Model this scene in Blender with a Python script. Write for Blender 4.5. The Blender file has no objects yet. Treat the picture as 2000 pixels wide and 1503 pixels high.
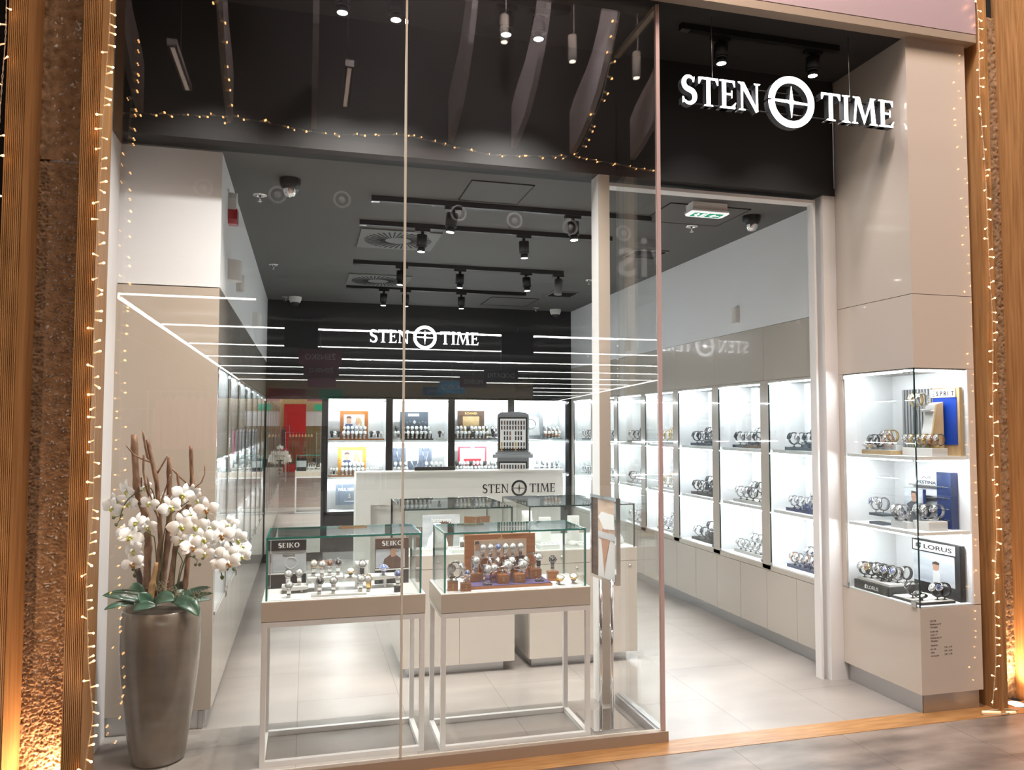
import bpy, bmesh, math, random
from mathutils import Vector, Matrix, noise
R = math.radians
PI = math.pi
random.seed(7)
SC = bpy.context.scene
COL = SC.collection

# ---------------------------------------------------------------- camera, world, exposure
EYE = Vector((0, 0, 1.55))
F_PX, YAW, PITCH, ROLL = 1513.6, R(14.823), R(3.0505), R(0.0713)
_f = Vector((math.sin(YAW) * math.cos(PITCH), math.cos(YAW) * math.cos(PITCH), math.sin(PITCH)))
_r0 = Vector((math.cos(YAW), -math.sin(YAW), 0)); _u0 = _r0.cross(_f)
_r = math.cos(ROLL) * _r0 + math.sin(ROLL) * _u0
_u = -math.sin(ROLL) * _r0 + math.cos(ROLL) * _u0
cd = bpy.data.cameras.new('camera'); cam = bpy.data.objects.new('camera', cd); COL.objects.link(cam)
cd.sensor_width = 36; cd.lens = 36 * F_PX / 2000; cd.clip_start = .05; cd.clip_end = 200
cam.matrix_world = Matrix(((_r.x, _u.x, -_f.x, EYE.x), (_r.y, _u.y, -_f.y, EYE.y), (_r.z, _u.z, -_f.z, EYE.z), (0, 0, 0, 1)))
SC.camera = cam
SC.view_settings.view_transform = 'Standard'; SC.view_settings.look = 'None'
SC.view_settings.gamma = 1; SC.view_settings.use_curve_mapping = False
SC.view_settings.exposure = EXPOSURE = 0.55
w = bpy.data.worlds.new('world'); SC.world = w; w.use_nodes = True
w.node_tree.nodes['Background'].inputs[0].default_value = (.9, .72, .6, 1)
w.node_tree.nodes['Background'].inputs[1].default_value = .03
cy = SC.cycles
cy.max_bounces = 8; cy.diffuse_bounces = 3; cy.glossy_bounces = 4; cy.transmission_bounces = 4
cy.transparent_max_bounces = 40; cy.sample_clamp_indirect = 4; cy.caustics_reflective = False; cy.caustics_refractive = False
cy.use_denoising = True

def light(kind, name, loc, energy, color=(1, 1, 1), target=None, size=.1, spot=None, blend=.6, size_y=None):
    d = bpy.data.lights.new(name, kind); d.energy = energy; d.color = color
    o = bpy.data.objects.new(name, d); COL.objects.link(o); o.location = loc
    if kind == 'AREA':
        d.size = size
        if size_y: d.shape = 'RECTANGLE'; d.size_y = size_y
    else: d.shadow_soft_size = size
    if kind == 'SPOT': d.spot_size = spot; d.spot_blend = blend
    if target is not None: o.rotation_euler = (Vector(target) - Vector(loc)).to_track_quat('-Z', 'Y').to_euler()
    return o
WARM = (1, .62, .36); PEACH = (1, .83, .66); COOL = (.97, .98, 1)
# mall ceiling downlights in front of the shop (soft warm light on the facade and the mall floor)
for x, e_ in ((-1.0, 26), (1.4, 80), (4.0, 120)):
    light('AREA', 'mall_downlight', (x, .8, 7.3), e_, PEACH, (x + .3, 3.0, .6), 1.3)
for y, n_ in ((-5.46, 130), (-10.95, 150)):     # the lit lines of the opposite shop ceiling
    light('AREA', 'opposite_line_light', (2.6, y, 3.075), n_, (1, .97, .92), (2.6, y, 0), 5.4, size_y=.03)

# ---------------------------------------------------------------- helpers
def at(u, v, x=None, y=None, z=None):
    d = _f + _r * ((u - 1000) / F_PX) - _u * ((v - 751.5) / F_PX)
    t = x / d.x if x is not None else (y / d.y if y is not None else (z - EYE.z) / d.z)
    return EYE + d * t

class MB:
    def __init__(s): s.v = []; s.f = []; s.m = []; s.mats = []; s.sm = []; s.M = Matrix()
    def mi(s, mat):
        if mat not in s.mats: s.mats.append(mat)
        return s.mats.index(mat)
    def add(s, vs, fs, mat, smooth=False):
        b = len(s.v); s.v += [s.M @ Vector(p) for p in vs]
        k = s.mi(mat)
        for q in fs: s.f.append([b + i for i in q]); s.m.append(k); s.sm.append(smooth)
        return s
    def box(s, x0, x1, y0, y1, z0, z1, mat):
        return s.add([(x0, y0, z0), (x1, y0, z0), (x1, y1, z0), (x0, y1, z0), (x0, y0, z1), (x1, y0, z1), (x1, y1, z1), (x0, y1, z1)],
                     [(0, 3, 2, 1), (4, 5, 6, 7), (0, 1, 5, 4), (1, 2, 6, 5), (2, 3, 7, 6), (3, 0, 4, 7)], mat)
    def tube(s, pts, rad, mat, n=8, cap=True, smooth=True):
        pts = [Vector(p) for p in pts]
        if not hasattr(rad, '__len__'): rad = [rad] * len(pts)
        vs = []; fs = []; ref = None
        for i, p in enumerate(pts):
            t = (pts[min(i + 1, len(pts) - 1)] - pts[max(i - 1, 0)]).normalized()
            if ref is None: ref = Vector((0, 0, 1)) if abs(t.z) < .9 else Vector((1, 0, 0))
            a = t.cross(ref).normalized(); b = t.cross(a); ref = a.cross(t)
            for k in range(n):
                an = 2 * PI * k / n
                vs.append(p + (a * math.cos(an) + b * math.sin(an)) * rad[i])
        for i in range(len(pts) - 1):
            for k in range(n):
                fs.append((i * n + k, i * n + (k + 1) % n, (i + 1) * n + (k + 1) % n, (i + 1) * n + k))
        if cap: fs.append(tuple(range(n))[::-1]); fs.append(tuple(range((len(pts) - 1) * n, len(pts) * n)))
        return s.add(vs, fs, mat, smooth)
    def cyl(s, p0, p1, r, mat, n=16, r2=None, smooth=True):
        return s.tube([p0, p1], [r, r if r2 is None else r2], mat, n, True, smooth)
    def lathe(s, prof, mat, n=32, c=(0, 0, 0), smooth=True):
        vs = []; fs = []
        for r, z in prof:
            for k in range(n):
                a = 2 * PI * k / n; vs.append((c[0] + r * math.cos(a), c[1] + r * math.sin(a), c[2] + z))
        for i in range(len(prof) - 1):
            for k in range(n):
                fs.append((i * n + k, i * n + (k + 1) % n, (i + 1) * n + (k + 1) % n, (i + 1) * n + k))
        return s.add(vs, fs, mat, smooth)
    def prism(s, poly, y0, y1, mat):      # polygon in the XZ plane (counter-clockwise seen from -Y), thickness along Y
        n = len(poly)
        vs = [(x, y0, z) for x, z in poly] + [(x, y1, z) for x, z in poly]
        fs = [tuple(range(n)), tuple(range(n, 2 * n))[::-1]]
        fs += [(k, k + n, (k + 1) % n + n, (k + 1) % n) for k in range(n)]
        return s.add(vs, fs, mat)
    def torus(s, c, R_, r, mat, axis='Y', n=24, m=6):
        pts = []
        vs = []; fs = []
        for i in range(n):
            a = 2 * PI * i / n
            for j in range(m):
                b = 2 * PI * j / m; q = (R_ + r * math.cos(b)); u_, v_, w_ = q * math.cos(a), q * math.sin(a), r * math.sin(b)
                p = {'Y': (u_, w_, v_), 'Z': (u_, v_, w_), 'X': (w_, u_, v_)}[axis]
                vs.append((c[0] + p[0], c[1] + p[1], c[2] + p[2]))
        for i in range(n):
            for j in range(m):
                fs.append((i * m + j, ((i + 1) % n) * m + j, ((i + 1) % n) * m + (j + 1) % m, i * m + (j + 1) % m))
        return s.add(vs, fs, mat, True)
    def text(s, txt, x, z, y, size, mat, depth=.001, align='LEFT', bold=0, squeeze=1):
        cu = bpy.data.curves.new('t', 'FONT'); cu.body = txt; cu.size = size; cu.extrude = depth; cu.align_x = align; cu.offset = bold
        cu.resolution_u = 3
        o = bpy.data.objects.new('t', cu); COL.objects.link(o)
        dg = bpy.context.evaluated_depsgraph_get(); me = o.evaluated_get(dg).to_mesh()
        s.add([(x + p.co.x * squeeze, y - p.co.z, z + p.co.y) for p in me.vertices], [tuple(p.vertices) for p in me.polygons], mat)
        o.evaluated_get(dg).to_mesh_clear(); bpy.data.objects.remove(o); bpy.data.curves.remove(cu)
        return s
    def build(s, name, parent=None, bevel=0, label=None):
        me = bpy.data.meshes.new(name); me.from_pydata([tuple(p) for p in s.v], [], s.f)
        for m in s.mats: me.materials.append(m)
        for p, k, q in zip(me.polygons, s.m, s.sm): p.material_index = k; p.use_smooth = q
        me.update()
        o = bpy.data.objects.new(name, me); COL.objects.link(o)
        if parent: o.parent = parent
        if bevel:
            b = o.modifiers.new('bevel', 'BEVEL'); b.width = bevel; b.segments = 2; b.limit_method = 'ANGLE'; b.harden_normals = False
        if label: o['label'] = label
        return o
def struct(name, mb, **k):
    o = mb.build(name, **k); o['kind'] = 'structure'; return o
def tag(o, label, cat, group=None):
    o['label'] = label; o['category'] = cat
    if group: o['group'] = group
    return o
def thing(name, label, cat, loc=(0, 0, 0), rz=0, group=None):
    o = bpy.data.objects.new(name, None); COL.objects.link(o); o.location = loc; o.rotation_euler = (0, 0, rz); o.empty_display_size = .05
    return tag(o, label, cat, group)
KIDS = {}
def kids(o): return [c for c in o.children]
def dup(o, loc=None, rz=None, label=None, group=None, parent=None):
    c = o.copy(); COL.objects.link(c)
    if parent is not None: c.parent = parent
    if loc is not None: c.location = loc
    if rz is not None: c.rotation_euler = (0, 0, rz)
    if label: c['label'] = label
    if group: c['group'] = group
    for ch in kids(o): dup(ch, parent=c)
    return c

# ---------------------------------------------------------------- materials
def mat(name, col, rough=.5, metal=0, spec=.5, coat=0, emit=None, es=0, trans=0, ior=1.45):
    m = bpy.data.materials.new(name); m.use_nodes = True; b = m.node_tree.nodes['Principled BSDF']
    b.inputs['Base Color'].default_value = (*col, 1); b.inputs['Roughness'].default_value = rough; b.inputs['Metallic'].default_value = metal
    b.inputs['Specular IOR Level'].default_value = spec; b.inputs['Coat Weight'].default_value = coat; b.inputs['Coat Roughness'].default_value = .04
    b.inputs['Transmission Weight'].default_value = trans; b.inputs['IOR'].default_value = ior
    if emit: b.inputs['Emission Color'].default_value = (*emit, 1); b.inputs['Emission Strength'].default_value = es
    return m
def N(m, t, **kw):
    n = m.node_tree.nodes.new(t)
    for k, v in kw.items(): setattr(n, k, v)
    return n
def L(m, a, b): m.node_tree.links.new(a, b)
def bsdf(m): return m.node_tree.nodes['Principled BSDF']
def noisy(m, c1, c2, scale=(1, 1, 1), nscale=4, detail=6, bump=0, rough=None, dist=.002, coords='Object', pos=(.3, .7)):
    tc = N(m, 'ShaderNodeTexCoord'); mp = N(m, 'ShaderNodeMapping'); mp.inputs['Scale'].default_value = scale
    nz = N(m, 'ShaderNodeTexNoise'); nz.inputs['Scale'].default_value = nscale; nz.inputs['Detail'].default_value = detail
    cr = N(m, 'ShaderNodeValToRGB'); cr.color_ramp.elements[0].color = (*c1, 1); cr.color_ramp.elements[1].color = (*c2, 1)
    cr.color_ramp.elements[0].position, cr.color_ramp.elements[1].position = pos
    L(m, tc.outputs[coords], mp.inputs[0]); L(m, mp.outputs[0], nz.inputs[0]); L(m, nz.outputs[0], cr.inputs[0]); L(m, cr.outputs[0], bsdf(m).inputs['Base Color'])
    if bump:
        bp = N(m, 'ShaderNodeBump'); bp.inputs['Strength'].default_value = bump; bp.inputs['Distance'].default_value = dist
        L(m, nz.outputs[0], bp.inputs['Height']); L(m, bp.outputs[0], bsdf(m).inputs['Normal'])
    return cr, mp, nz
def tiles(m, w, h, ox, oy, mortar, mcol):
    """rectangular tiles, long side w along Y and h along X, every other column shifted by half, over the noise colour already linked"""
    src = bsdf(m).inputs['Base Color'].links[0].from_socket
    tc = N(m, 'ShaderNodeTexCoord'); sp = N(m, 'ShaderNodeSeparateXYZ'); cb = N(m, 'ShaderNodeCombineXYZ')
    ax = N(m, 'ShaderNodeMath', operation='SUBTRACT'); ay = N(m, 'ShaderNodeMath', operation='SUBTRACT'); ax.inputs[1].default_value = ox; ay.inputs[1].default_value = oy
    L(m, tc.outputs['Object'], sp.inputs[0]); L(m, sp.outputs[0], ax.inputs[0]); L(m, sp.outputs[1], ay.inputs[0]); L(m, ay.outputs[0], cb.inputs[0]); L(m, ax.outputs[0], cb.inputs[1])
    br = N(m, 'ShaderNodeTexBrick'); br.offset = .5; br.inputs['Scale'].default_value = 1
    br.inputs['Brick Width'].default_value = w; br.inputs['Row Height'].default_value = h; br.inputs['Mortar Size'].default_value = mortar; br.inputs['Mortar Smooth'].default_value = 0
    br.inputs['Color1'].default_value = (.94, .94, .94, 1); br.inputs['Color2'].default_value = (1, 1, 1, 1); br.inputs['Mortar'].default_value = (*mcol, 1)
    mx = N(m, 'ShaderNodeMix', data_type='RGBA', blend_type='MULTIPLY'); mx.inputs[0].default_value = 1
    L(m, cb.outputs[0], br.inputs[0]); L(m, br.outputs['Color'], mx.inputs[7]); L(m, src, mx.inputs[6]); L(m, mx.outputs[2], bsdf(m).inputs['Base Color'])

M = {}
M['white'] = mat('white_laminate', (.76, .74, .72), .35)
M['paint'] = mat('white_wall_paint', (.76, .76, .77), .8)
M['beige'] = mat('gloss_beige_laminate', (.52, .475, .42), .18, coat=.6)
M['beige2'] = mat('satin_beige_lacquer', (.60, .51, .405), .35, coat=.2)
M['beige3'] = mat('satin_beige_panel', (.47, .40, .33), .3, coat=.3)
M['cream'] = mat('cream_desk_laminate', (.60, .57, .52), .3)
M['clad'] = mat('gloss_cream_cladding', (.56, .49, .42), .12, coat=.8)
M['frame'] = mat('white_powder_coated_steel', (.88, .87, .85), .35)
M['inner'] = mat('cabinet_interior_white', (.88, .89, .90), .5)
M['ceil'] = mat('dark_grey_ceiling', (.115, .112, .108), .9)
M['header'] = mat('black_header_paint', (.016, .0155, .015), .7)
M['ceild'] = mat('dark_entrance_ceiling', (.022, .021, .02), .9)
M['backwall'] = mat('dark_back_wall', (.016, .017, .018), .5)
M['blackgl'] = mat('black_gloss_laminate', (.02, .02, .022), .15)
M['black'] = mat('black_plastic', (.012, .012, .013), .45)
M['blackmet'] = mat('black_metal', (.02, .02, .02), .35, .3)
M['chrome'] = mat('chrome', (.85, .85, .86), .06, 1)
M['steel'] = mat('brushed_steel', (.62, .62, .63), .28, 1)
M['alu'] = mat('brushed_aluminium', (.55, .55, .56), .35, .9)
M['silver'] = mat('watch_silver', (.80, .80, .82), .16, 1)
M['gold'] = mat('watch_gold', (.85, .60, .25), .18, 1)
M['rose'] = mat('watch_rose_gold', (.80, .50, .38), .2, 1)
M['dark_steel'] = mat('watch_dark_steel', (.12, .12, .13), .25, 1)
M['brown_leather'] = mat('brown_leather', (.18, .08, .035), .5)
M['black_leather'] = mat('black_leather', (.015, .015, .017), .45)
M['dial_white'] = mat('white_dial', (.92, .92, .92), .25, coat=1)
M['dial_black'] = mat('black_dial', (.015, .015, .02), .2, coat=1)
M['dial_blue'] = mat('blue_dial', (.12, .16, .42), .2, coat=1)
M['dial_brown'] = mat('brown_dial', (.22, .08, .04), .2, coat=1)
M['hand'] = mat('watch_hands', (.05, .05, .06), .3, .6)
M['text_black'] = mat('black_lettering', (.01, .01, .01), .4)
M['text_white'] = mat('white_lettering', (.95, .95, .95), .4)
M['text_gold'] = mat('gold_lettering', (.75, .55, .22), .35, .6)
M['text_grey'] = mat('grey_lettering', (.18, .14, .12), .6)
M['navy'] = mat('navy_board', (.012, .025, .10), .2, coat=.5)
M['blue'] = mat('bright_blue_board', (.01, .06, .42), .35)
M['slate'] = mat('slate_blue_board', (.07, .09, .12), .5)
M['denim'] = mat('blue_grey_fabric', (.12, .15, .22), .9); noisy(M['denim'], (.06, .08, .12), (.19, .22, .30), nscale=18)
M['grey'] = mat('grey_board', (.25, .26, .28), .4)
M['lgrey'] = mat('light_grey_board', (.62, .62, .63), .5)
M['red'] = mat('red_frame', (.55, .03, .05), .4)
M['amber'] = mat('amber_wood', (.62, .28, .04), .4); noisy(M['amber'], (.50, .22, .03), (.70, .36, .07), (1, 1, 8), 6)
M['teak'] = mat('polished_teak', (.35, .12, .03), .3, coat=.3); noisy(M['teak'], (.27, .085, .02), (.42, .15, .045), (1, 1, 10), 7)
M['oakboard'] = mat('light_oak_board', (.50, .34, .17), .5); noisy(M['oakboard'], (.45, .29, .13), (.58, .41, .22), (8, 1, 1), 6)
M['darkwood'] = mat('dark_walnut', (.08, .045, .03), .4); noisy(M['darkwood'], (.05, .028, .02), (.12, .07, .05), (1, 1, 8), 6)
M['tan'] = mat('tan_suede', (.48, .33, .16), .8); noisy(M['tan'], (.40, .26, .11), (.56, .40, .21), nscale=14)
M['photo_sky'] = mat('poster_sky', (.55, .60, .68), .5); noisy(M['photo_sky'], (.42, .46, .52), (.72, .74, .78), (1, 1, 3), 5)
M['photo_warm'] = mat('poster_warm_tone', (.62, .45, .33), .5); noisy(M['photo_warm'], (.50, .33, .22), (.74, .58, .46), (1, 1, 3), 6)
M['skin'] = mat('printed_skin', (.50, .28, .19), .6)
M['hair'] = mat('printed_hair', (.06, .035, .025), .6)
M['shirt_w'] = mat('printed_white_shirt', (.75, .74, .74), .6)
M['shirt_d'] = mat('printed_dark_jacket', (.06, .06, .07), .6)
M['shirt_b'] = mat('printed_brown_jacket', (.12, .06, .04), .6)
M['shirt_n'] = mat('printed_blue_shirt', (.05, .08, .19), .6)
M['purple'] = mat('purple_suede', (.09, .06, .16), .9)
M['bust'] = mat('white_velvet_bust', (.86, .86, .85), .85)
M['green'] = mat('exit_green', (.0, .22, .10), .5, emit=(.0, .35, .17), es=.35)
M['exitw'] = mat('exit_sign_white', (.85, .85, .83), .5, emit=(1, 1, 1), es=.5)
M['plast'] = mat('white_plastic', (.78, .77, .75), .45)
M['redlens'] = mat('red_lens', (.40, .0, .005), .12, coat=.8)
M['led'] = mat('led_strip', (1, 1, 1), .5, emit=(.93, .97, 1), es=115)
M['led_c'] = mat('showcase_led_strip', (1, 1, 1), .5, emit=(.93, .97, 1), es=62)
M['lens'] = mat('lit_spot_lens', (1, 1, 1), .5, emit=(1, .98, .95), es=14)
M['lens2'] = mat('lit_warm_lens', (1, 1, 1), .5, emit=(1, .86, .65), es=14)
M['sign'] = mat('lit_sign_face', (1, 1, 1), .5, emit=(.96, .98, 1), es=3.0)
M['signside'] = mat('sign_side', (.06, .06, .065), .5)
M['bulb'] = mat('lit_fairy_bulb', (1, .9, .7), .3, emit=(1, .46, .15), es=20)
M['bulbbody'] = mat('glowing_bulb_sleeve', (.85, .72, .55), .15, spec=.6, emit=(1, .55, .25), es=.55)  # bulb glow put into the sleeve as weak emission; plug connector shares it
M['wire'] = mat('clear_cable', (.55, .45, .33), .3)
M['pink'] = mat('mauve_metal_panel', (.52, .40, .43), .38, .35)
M['bronze'] = mat('champagne_trim', (.40, .32, .25), .38, .3)
M['bronze_edge'] = mat('rose_champagne_edge', (.62, .45, .42), .35, .3)
M['silicone'] = mat('silicone_joint', (.62, .57, .48), .5)
M['glassedge'] = mat('teal_glass_edge', (.018, .23, .19), .12, coat=1)
M['glassedge_d'] = mat('dark_green_glass_edge', (.005, .03, .028), .08, coat=1)
M['lamp_in'] = mat('lit_uplight_lens', (1, 1, 1), .5, emit=(1, .72, .42), es=9)
M['vent'] = mat('grey_vent', (.16, .155, .15), .6)
M['ventd'] = mat('dark_vent_slot', (.01, .01, .01), .8)
M['ventm'] = mat('diffuser_plate', (.14, .137, .13), .6)
M['dotled'] = mat('dim_lamp_dots', (1, 1, 1), .5, emit=(1, .75, .6), es=1.6)
M['teal_led'] = mat('opposite_led_line', (1, 1, 1), .5, emit=(1, .98, .94), es=13)

def glassm(name, tint=(1, 1, 1), boost=1.0):
    m = bpy.data.materials.new(name); m.use_nodes = True; nt = m.node_tree; nt.nodes.remove(bsdf(m)); out = nt.nodes['Material Output']
    t = N(m, 'ShaderNodeBsdfTransparent'); t.inputs[0].default_value = (*tint, 1)
    g = N(m, 'ShaderNodeBsdfGlossy'); g.inputs['Roughness'].default_value = 0; g.inputs[0].default_value = (1, 1, 1, 1)
    lw = N(m, 'ShaderNodeLayerWeight'); lw.inputs['Blend'].default_value = .5      # Schlick reflectance, the same for both faces of the pane
    pw = N(m, 'ShaderNodeMath', operation='POWER'); pw.inputs[1].default_value = 5; L(m, lw.outputs['Facing'], pw.inputs[0])
    mu = N(m, 'ShaderNodeMath', operation='MULTIPLY_ADD'); mu.inputs[1].default_value = .96 * boost; mu.inputs[2].default_value = .04 * boost
    mx = N(m, 'ShaderNodeMixShader'); L(m, pw.outputs[0], mu.inputs[0]); L(m, mu.outputs[0], mx.inputs[0]); L(m, t.outputs[0], mx.inputs[1]); L(m, g.outputs[0], mx.inputs[2]); L(m, mx.outputs[0], out.inputs[0])
    return m
M['glass'] = glassm('clear_shopfront_glass', (.985, .99, .985))
M['cglass'] = glassm('clear_case_glass', (.97, .988, .982))
M['mirror'] = mat('mirror', (.88, .9, .89), .01, 1)

M['floor'] = mat('pale_grey_floor_tile', (.5, .47, .44), .3, spec=.5)
noisy(M['floor'], (.25, .228, .205), (.355, .325, .295), (.5, 1.3, 1), 2.2, 8); tiles(M['floor'], 1.07, .563, -.025, 5.145, .0018, (.55, .52, .5))
M['mallfloor'] = mat('brown_slate_floor_tile', (.3, .24, .2), .38)
noisy(M['mallfloor'], (.115, .09, .076), (.32, .26, .22), (1, 2.6, 1), 2.4, 10, bump=.25, dist=.004, pos=(.32, .68)); tiles(M['mallfloor'], .95, .62, .15, .18, .002, (.45, .4, .38))
M['oak'] = mat('orange_oak', (.45, .2, .05), .35)
noisy(M['oak'], (.30, .14, .045), (.48, .26, .10), (2, 22, 22), 3, 6)
M['oakv'] = mat('orange_oak_upright', (.45, .2, .05), .4)
noisy(M['oakv'], (.30, .15, .055), (.50, .275, .11), (26, 26, 1.2), 2.5, 6)
M['stone'] = mat('rough_bronze_render', (.3, .2, .13), .8, spec=.2)
noisy(M['stone'], (.22, .14, .08), (.43, .29, .18), nscale=30, bump=.7, dist=.006)
M['ceramic'] = mat('bronze_ceramic_glaze', (.2, .16, .12), .22, coat=.6)
noisy(M['ceramic'], (.115, .097, .078), (.235, .185, .135), (1, 1, .8), 3.4, 5, pos=(.35, .72))
M['bark'] = mat('brown_branch', (.2, .11, .06), .6); noisy(M['bark'], (.12, .055, .03), (.34, .20, .12), (3, 3, 1), 18, bump=.4)
M['bamboo'] = mat('tan_stem', (.45, .27, .11), .5); noisy(M['bamboo'], (.34, .19, .07), (.55, .35, .16), (3, 3, 1), 16)
M['petal'] = mat('white_petal', (.95, .945, .92), .5); bsdf(M['petal']).inputs['Subsurface Weight'].default_value = 0
M['lip'] = mat('yellow_green_lip', (.55, .55, .08), .5)
M['lip2'] = mat('ochre_lip', (.45, .22, .05), .5)
M['leaf'] = mat('orchid_leaf', (.03, .085, .05), .3, coat=.3); noisy(M['leaf'], (.018, .055, .034), (.05, .13, .08), nscale=9)
M['stem'] = mat('green_stem', (.09, .11, .03), .5)
M['bud'] = mat('green_bud', (.12, .14, .05), .5)
M['moss'] = mat('dry_moss', (.42, .36, .24), .8)
M['soil'] = mat('dark_moss_fill', (.05, .04, .025), .9)
M['mallceil'] = mat('reddish_mall_ceiling', (.08, .03, .015), .7); noisy(M['mallceil'], (.16, .05, .025), (.38, .12, .05), (1, 6, 1), 2)
M['rib'] = mat('pale_ceiling_rib', (.62, .56, .55), .6)
M['darkfac'] = mat('dark_opposite_front', (.02, .018, .017), .7)
# ---------------------------------------------------------------- the room shell
YG, YR, XR, XL, YB, ZC, ZA = 3.585, 4.147, 3.238, -.455, 9.304, 3.009, 3.74
def sbox(name, *a, **k): return struct(name, MB().box(*a), **k)
sbox('floor', -1.0, 3.9, 3.59, 9.9, -.12, 0, M['floor'])
sbox('floor_mall', -9, 14, -12, 3.44, -.12, 0, M['mallfloor'])
sbox('trim_threshold', -9, 14, 3.44, 3.59, -.12, .002, M['oak'])
sbox('ceiling', -1.0, 3.9, YR + .16, 9.9, ZC, ZC + .1, M['ceil'])
sbox('wall_header', -.95, 3.2, YR, YR + .16, ZC, ZA + .02, M['header'])
sbox('ceiling_entrance', -1.0, 3.62, 3.50, YR + .16, ZA, ZA + .1, M['ceild'])
sbox('wall_left', -1.0, XL, 4.36, 9.9, 2.283, ZC, M['paint'])
sbox('wall_right', XR, 3.9, 4.31, 9.9, 2.283, ZC, M['paint'])
sbox('wall_window_left', -1.06, -.95, 3.60, 4.45, 0, ZA, M['paint'])
sbox('wall_back', -1.0, 3.9, YB, YB + .1, 1.895, ZC, M['backwall'])
sbox('wall_rear', -1.2, 4.1, 9.9, 10.0, 0, 3.3, M['backwall'])
sbox('wall_outer_left', -1.2, -1.0, 4.45, 10, 0, 3.3, M['paint'])
sbox('wall_outer_right', 3.9, 4.1, 3.66, 10, 0, 3.9, M['paint'])
mb = MB(); mb.box(1.614, 1.676, 4.147, 4.262, 0, ZC, M['white']); struct('column', mb)
struct('column_cover', MB().box(1.612, 1.678, 4.137, 4.147, .0, ZC - .005, M['beige3']))
mb = MB(); mb.box(3.13, 3.30, 4.167, 4.30, 0, ZC, M['white']); mb.box(3.085, 3.10, 4.20, 4.26, 0, 2.97, M['white']); door = struct('door_frame_right', mb)
sbox('trim_lintel', 1.70, 3.10, 4.20, 4.28, 2.965, 2.985, M['white'])

# pink fascia over the entrance with its champagne soffit strip
mb = MB(); mb.box(-1.0, 3.66, 3.49, 3.51, ZA + .045, 5.4, M['pink']); struct('wall_fascia', mb)
mb = MB(); mb.box(-1.0, 3.66, 3.49, 3.56, ZA - .004, ZA + .04, M['bronze'])
struct('trim_soffit', mb)
# shop window glass: two front panes, the return pane, sills and joints
GZ0 = .055
w1 = struct('window_1', MB().box(-.95, .426, 3.593, 3.603, GZ0, ZA - .004, M['glass']))
w2 = struct('window_2', MB().box(.438, 1.722, 3.593, 3.603, GZ0, ZA - .004, M['glass']))
w3 = struct('window_3', MB().box(1.722, 1.732, 3.606, 4.147, GZ0, ZA - .004, M['glass']))
struct('window_joint', MB().box(.427, .437, 3.591, 3.605, GZ0, ZA - .004, M['silicone']))
struct('window_edge', MB().box(1.716, 1.736, 3.587, 3.605, GZ0, ZA - .004, M['bronze_edge']))
mb = MB(); mb.box(-.95, 1.745, 3.572, 3.612, 0, GZ0 - .002, M['bronze']); struct('trim_sill', mb)
mb = MB(); mb.box(-.95, 1.70, 3.612, 3.628, 0, GZ0 - .008, M['frame']); mb.box(1.70, 1.716, 3.628, 4.147, 0, GZ0 - .008, M['alu']); mb.box(1.716, 1.745, 3.612, 4.147, 0, GZ0 - .002, M['alu']); struct('trim_glazing_track', mb)
mb = MB(); mb.box(1.712, 1.742, 3.60, 4.145, ZA - .03, ZA - .005, M['bronze']); struct('trim_return_head', mb)

# ---------------------------------------------------------------- facade: ribbed oak posts, rough bronze render
def ribbed(name, x0, x1, y0, y1, z1, side='R'):
    mb = MB(); n = 10; p = (x1 - x0) / n
    poly = []
    for i in range(n):
        a = x0 + i * p
        poly += [(a, y0), (a + p * .62, y0), (a + p * .68, y0 + .009), (a + p * .94, y0 + .009)]
    poly += [(x1, y0), (x1, y1), (x0, y1)]
    k = len(poly)
    vs = [(x, y, 0) for x, y in poly] + [(x, y, z1) for x, y in poly]
    fs = [(i, (i + 1) % k, (i + 1) % k + k, i + k) for i in range(k)]
    mb.add(vs, fs, M['oakv']); return struct(name, mb)
ribbed('wall_oak_post', -.897, -.829, 3.40, 3.60, 4.4)
ribbed('wall_oak_post', -1.165, -1.098, 3.40, 3.62, 4.4)
ribbed('wall_oak_post', 3.684, 3.745, 3.498, 3.66, 4.4)
ribbed('wall_oak_post', 3.955, 4.06, 3.498, 3.66, 4.4)
def rough(name, x0, x1, y, z0, z1, step=.0042, amp=.0095):
    nx = int((x1 - x0) / step); nz = int((z1 - z0) / step); vs = []; fs = []
    for j in range(nz + 1):
        for i in range(nx + 1):
            x = x0 + (x1 - x0) * i / nx; z = z0 + (z1 - z0) * j / nz
            p = Vector((x * 68, z * 98, y * 7))
            q = noise.noise(p) + .5 * noise.noise(p * 2.1)
            q = 1 - abs(q) * 2.2
            vs.append((x, y - amp * max(-.4, q), z))
    for j in range(nz):
        for i in range(nx):
            a = j * (nx + 1) + i; fs.append((a, a + 1, a + nx + 2, a + nx + 1))
    mb = MB(); mb.add(vs, fs, M['stone'], True); mb.box(x0, x1, y + .012, y + .1, z0, z1, M['stone']); return struct(name, mb)
rough('wall_render', -1.098, -.897, 3.60, 0, 2.66)
rough('wall_render', -1.098, -.897, 3.60, 2.667, 4.0, .008)
rough('wall_render', 3.745, 3.955, 3.645, 0, 4.0, .008)
sbox('wall_neighbour_left', -4, -1.165, 3.62, 3.7, 0, 4.4, M['blackgl'])
sbox('wall_neighbour_right', 4.06, 8, 3.66, 3.72, 0, 4.4, M['oakv'])
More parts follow.
